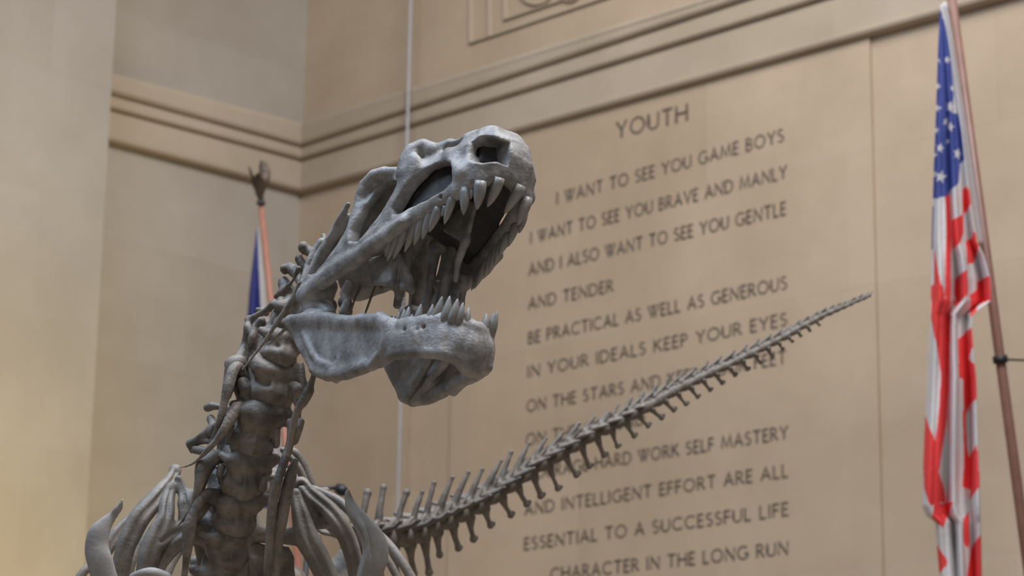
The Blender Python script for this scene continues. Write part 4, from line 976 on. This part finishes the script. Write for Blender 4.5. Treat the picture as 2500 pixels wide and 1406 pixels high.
def draped(name, left, right, depth, nu, nv, folds, mats, colour, parent, thick=.006):
    """a hanging cloth between two edges, gathered in vertical folds; colour(px,py) -> material index of the cloth there"""
    left = np.array(left, float); right = np.array(right, float)
    y0, y1 = left[0, 1], left[-1, 1]; V = []; PX = []
    for j in range(nv + 1):
        y = y0 + (y1 - y0) * j / nv; xl = np.interp(y, left[:, 1], left[:, 0]); xr = np.interp(y, right[:, 1], right[:, 0])
        for i in range(nu + 1):
            u = i / nu; x = xl + (xr - xl) * u; v = j / nv
            g = (xr - xl) / F_PX * depth
            z = g * folds(u, v)
            V.append(P(x, y, depth + z)); PX.append((x, y))
    PX = np.array(PX).reshape(nv + 1, nu + 1, 2); cen = (PX[:-1, :-1] + PX[1:, 1:] + PX[:-1, 1:] + PX[1:, :-1]) / 4
    ids = colour(cen[..., 0], cen[..., 1]).ravel(); Fc = []
    for j in range(nv):
        for i in range(nu):
            a = j * (nu + 1) + i; Fc.append((a, a + 1, a + nu + 2, a + nu + 1))
    o = new_obj(name, V, np.array(Fc), mats, parent, mat_ids=ids)
    m = o.modifiers.new('cloth thickness', 'SOLIDIFY'); m.thickness = thick; m.offset = 0
    return o
# -- the striped flag on the right
DF = 14.3
pt0, pt1 = P(2304, -150, DF), P(2304 + .1345 * 2980, 2830, DF)
pt1 = pt0 + (pt1 - pt0) * (pt0[2] - .02) / (pt0[2] - pt1[2])
us = thing('flagpole', 'leaning dark red flagpole with a furled striped flag, right of the carved inscription', 'flagpole', (pt1[0], pt1[1], 0))
tube('pole', [(pt0, .027), ((pt0 + pt1) / 2, .033), (pt1, .036)], M_POLE_R, us)
tube('pole_base', [(pt1 + zz * 0, .22), (pt1 + zz * .04, .22), (pt1 + zz * .07, .12), (pt1 + zz * .16, .06), (pt1 + zz * .2, .05)], M_BRONZE, us)
A3 = lambda l: [(2150 + .5124 * u, .5124 * v) for u, v in l]
A4 = lambda l: [(2150 + .5022 * u, 700 + .5022 * v) for u, v in l]
RED = [A3(l) for l in (
 [(305, 925), (328, 915), (335, 1100), (330, 1410), (303, 1410), (312, 1100)], [(388, 900), (417, 888), (433, 965), (410, 1012), (388, 1018)], [(338, 1052), (392, 1018), (394, 1110), (372, 1165), (344, 1192)],
 [(404, 1150), (438, 1132), (443, 1092), (470, 1160), (466, 1192), (440, 1252), (411, 1262)], [(258, 1178), (292, 1385), (292, 1410), (243, 1410), (245, 1370), (256, 1350)], [(352, 1332), (410, 1282), (414, 1370), (412, 1410), (348, 1410)],
 [(458, 1347), (522, 1308), (530, 1410), (418, 1410), (455, 1382)])] + [A4(l) for l in (
 [(246, -5), (300, -5), (310, 60), (337, -5), (340, 200), (332, 500), (322, 640), (302, 760), (281, 900), (310, 1000), (316, 1042), (240, 1062), (213, 980), (208, 850), (219, 620), (262, 752), (275, 680), (287, 560), (292, 420), (265, 250), (246, 150)],
 [(360, -5), (422, -5), (418, 42), (395, 70), (365, 107)], [(433, 42), (465, 22), (468, -5), (545, -5), (545, 62), (470, 92), (466, 132), (438, 142)],
 [(373, 257), (442, 198), (447, 290), (431, 350), (457, 380), (468, 500), (463, 550), (431, 582), (412, 622), (405, 700), (400, 590), (400, 450), (379, 440)],
 [(394, 600), (411, 620), (416, 780), (430, 832), (468, 768), (480, 972), (430, 1042), (440, 990), (394, 972), (405, 850)], [(258, 1058), (356, 1044), (301, 1172), (250, 1122)],
 [(270, 1240), (327, 1340), (290, 1395), (270, 1362)], [(399, 1130), (426, 1088), (431, 1240), (421, 1272), (399, 1242)], [(438, 1272), (490, 1198), (495, 1600), (412, 1600), (418, 1406)])]
BLUE = A3([(284, 40), (296, 80), (308, 130), (325, 230), (346, 440), (344, 540), (370, 545), (387, 622), (402, 762), (376, 777), (371, 872), (335, 907), (325, 922), (305, 938), (250, 947), (252, 1190), (238, 1190), (255, 650), (268, 300), (278, 100)])
STARS = A3([(316, 285), (330, 508), (310, 578), (332, 605), (320, 672), (364, 733), (283, 705), (287, 842), (268, 620), (275, 410), (340, 420), (272, 515), (280, 290), (262, 735), (262, 830)])
STAR_R = [8, 12, 8, 9, 7, 11, 10, 13, 7, 7, 7, 8, 5, 6, 6]
def us_colour(x, y):
    ids = np.zeros(x.shape, int)
    for r in RED: ids[in_poly(r, x, y)] = 1
    b = in_poly(BLUE, x, y); ids[b] = 2
    for (sx, sy), r in zip(STARS, STAR_R):
        r = r * 1.4
        poly = [(sx + r * (1 if k % 2 == 0 else .42) * math.sin(k * math.pi / 5 + .25) * .75, sy - r * (1 if k % 2 == 0 else .42) * math.cos(k * math.pi / 5 + .25)) for k in range(10)]
        ids[in_poly(poly, x, y) & b] = 0
    return ids
def us_folds(u, v):
    g = min(1.0, .35 + v * 1.2)
    return g * (.22 * math.sin(u * 15.5 + .8 + 1.4 * v) + .10 * math.sin(u * 29 + 3 * v) + .05 * math.sin(23 * v + 6 * u)) + .06 * math.sin(40 * v) * max(0, v - .65)
draped('flag', [(2297, 12), (2291, 120), (2287, 250), (2281, 400), (2276, 560), (2274, 690), (2271, 790), (2265, 920), (2258, 1060), (2254, 1160), (2252, 1235), (2262, 1258), (2284, 1275), (2288, 1330), (2296, 1420), (2310, 1600)],
       [(2302, 12), (2312, 70), (2330, 180), (2346, 290), (2358, 400), (2370, 500), (2384, 590), (2402, 625), (2416, 680), (2419, 735), (2395, 752), (2374, 768), (2372, 800), (2376, 870), (2382, 920), (2384, 975), (2388, 1100), (2391, 1200), (2394, 1300), (2396, 1420), (2390, 1600)],
       DF - .12, 96, 420, us_folds, [M_WHITE, M_RED, M_BLUE], us_colour, us)
draped('header_band', [(2300, 5), (2318, 90), (2333, 200), (2350, 320), (2364, 430), (2378, 530), (2390, 600)], [(2311, 5), (2326, 90), (2343, 200), (2362, 320), (2378, 430), (2392, 530), (2402, 600)],
       DF - .05, 6, 40, lambda u, v: .1 * math.sin(9 * v + u), [M_FRINGE], lambda x, y: np.zeros(x.shape, int), us)
tie = P(2442, 877, DF)
tube('strap', [(tie + unit(pt0 - pt1) * .022, .045), (tie - unit(pt0 - pt1) * .022, .045)], M_IRON, us)
sW, zW = on_wall(2600, 884, 'R'); wend = wall_pt(sW, zW, 'R', 0.01)
tube('stay_wire', [(tie, .007), ((tie + wend) / 2, .007), (wend, .007)], M_IRON, us, 8)
# -- the navy flag in the corner
DL = 18.5
q0, q1 = P(637, 498, DL), P(696, 1075, DL)
q1 = q0 + (q1 - q0) * (q0[2] - .02) / (q0[2] - q1[2])
ny = thing('flagpole', 'slim red flagpole topped by a bronze eagle with a navy flag, behind the neck', 'flagpole', (q1[0], q1[1], 0))
tube('pole', [(q0, .020), ((q0 + q1) / 2, .028), (q1, .032)], M_POLE, ny)
tube('pole_base', [(q1, .22), (q1 + zz * .04, .22), (q1 + zz * .07, .12), (q1 + zz * .16, .06), (q1 + zz * .2, .05)], M_BRONZE, ny)
tube('collar', [(P(637, 500, DL), .034), (P(637, 494, DL), .036), (P(636, 488, DL), .018), (P(636, 478, DL), .02)], M_IRON, ny)
sE = Sdf()
pe = lambda l: [(P(x, y, DL + dd), r * DL / F_PX) for x, y, dd, r in l]
sE.chain(pe([(636, 484, 0, 7), (634, 470, 0, 11), (634, 452, 0, 13), (632, 438, -.02, 11), (630, 428, -.05, 6)]), .02)
sE.chain(pe([(631, 426, -.06, 5), (628, 424, -.09, 3)]), .01)
sE.chain(pe([(638, 458, 0, 10), (644, 440, .03, 13), (646, 420, .05, 13), (643, 406, .06, 11), (639, 396, .06, 5)]), .02, (VIEW, .4))
sE.chain(pe([(650, 440, .03, 6), (651, 415, .05, 5), (648, 398, .06, 3)]), .015, (VIEW, .5))
sE.chain(pe([(627, 458, 0, 8), (621, 444, -.03, 6.5), (616, 430, -.06, 4), (611, 414, -.08, 3), (606, 401, -.1, 1.6)]), .02, (VIEW, .5))
sE.chain(pe([(634, 470, .02, 8), (638, 484, .06, 6)]), .015)
V, Fq = sE.mesh(.006, .0012, 60); new_obj('eagle_finial', V, Fq, M_BRONZE, ny)
draped('flag', [(627, 556), (622, 600), (614, 660), (608, 720), (603, 790), (600, 850), (604, 950), (612, 1100), (625, 1240)], [(630, 556), (636, 600), (641, 650), (647, 700), (651, 750), (656, 800), (664, 880), (676, 1000), (690, 1150)][:9],
       DL - .08, 40, 90, lambda u, v: min(1, .3 + 2 * v) * .2 * math.sin(u * 13 + v * 2 + 1), [M_NAVY, M_FRINGE], lambda x, y: (x > np.interp(y, [556, 600, 650, 750, 900, 1240], [628, 630, 631.5, 637, 652, 675])).astype(int), ny)

# ------------------------------------------------------------------ pale conduit and small spotlight on the wall
sC, _ = on_wall(985, 700, 'R', .22); cb = wall_pt(sC, 0, 'R', .22)
cond = thing('conduit_pipe', 'thin pale vertical conduit in front of the stone wall, left of the inscription', 'pipe', cb)
tube('pipe', [(cb, .0125), (cb + zz * 6, .0125), (cb + zz * H_TOP, .0125)], flat_mat('pale_grey_paint', (.36, .35, .37), .6), cond)
DS = 12.0
head = P(831, 1194, DS); foot = np.array([head[0] - .35, head[1] + .1, 0])
lamp = thing('spotlight', 'small round black lamp head on a thin arm, seen behind the rib cage', 'lamp', foot)
tube('stand', [(foot, .02), (P(765, 1192, DS) * np.array([1, 1, 0]) + np.array([0, 0, P(765, 1192, DS)[2]]), .014)], M_IRON, lamp, 10)
tube('arm', [(P(765, 1192, DS), .009), (P(820, 1191, DS), .009)], M_IRON, lamp, 8)
tube('lamp_head', [(P(820, 1191, DS), .014), (P(824, 1192, DS), .026), (P(832, 1195, DS - .02), .03), (P(838, 1199, DS - .05), .026), (P(840, 1200, DS - .06), .01)], M_IRON, lamp, 14)
tube('lamp_base', [(foot, .18), (foot + zz * .03, .18), (foot + zz * .05, .03)], M_IRON, lamp)
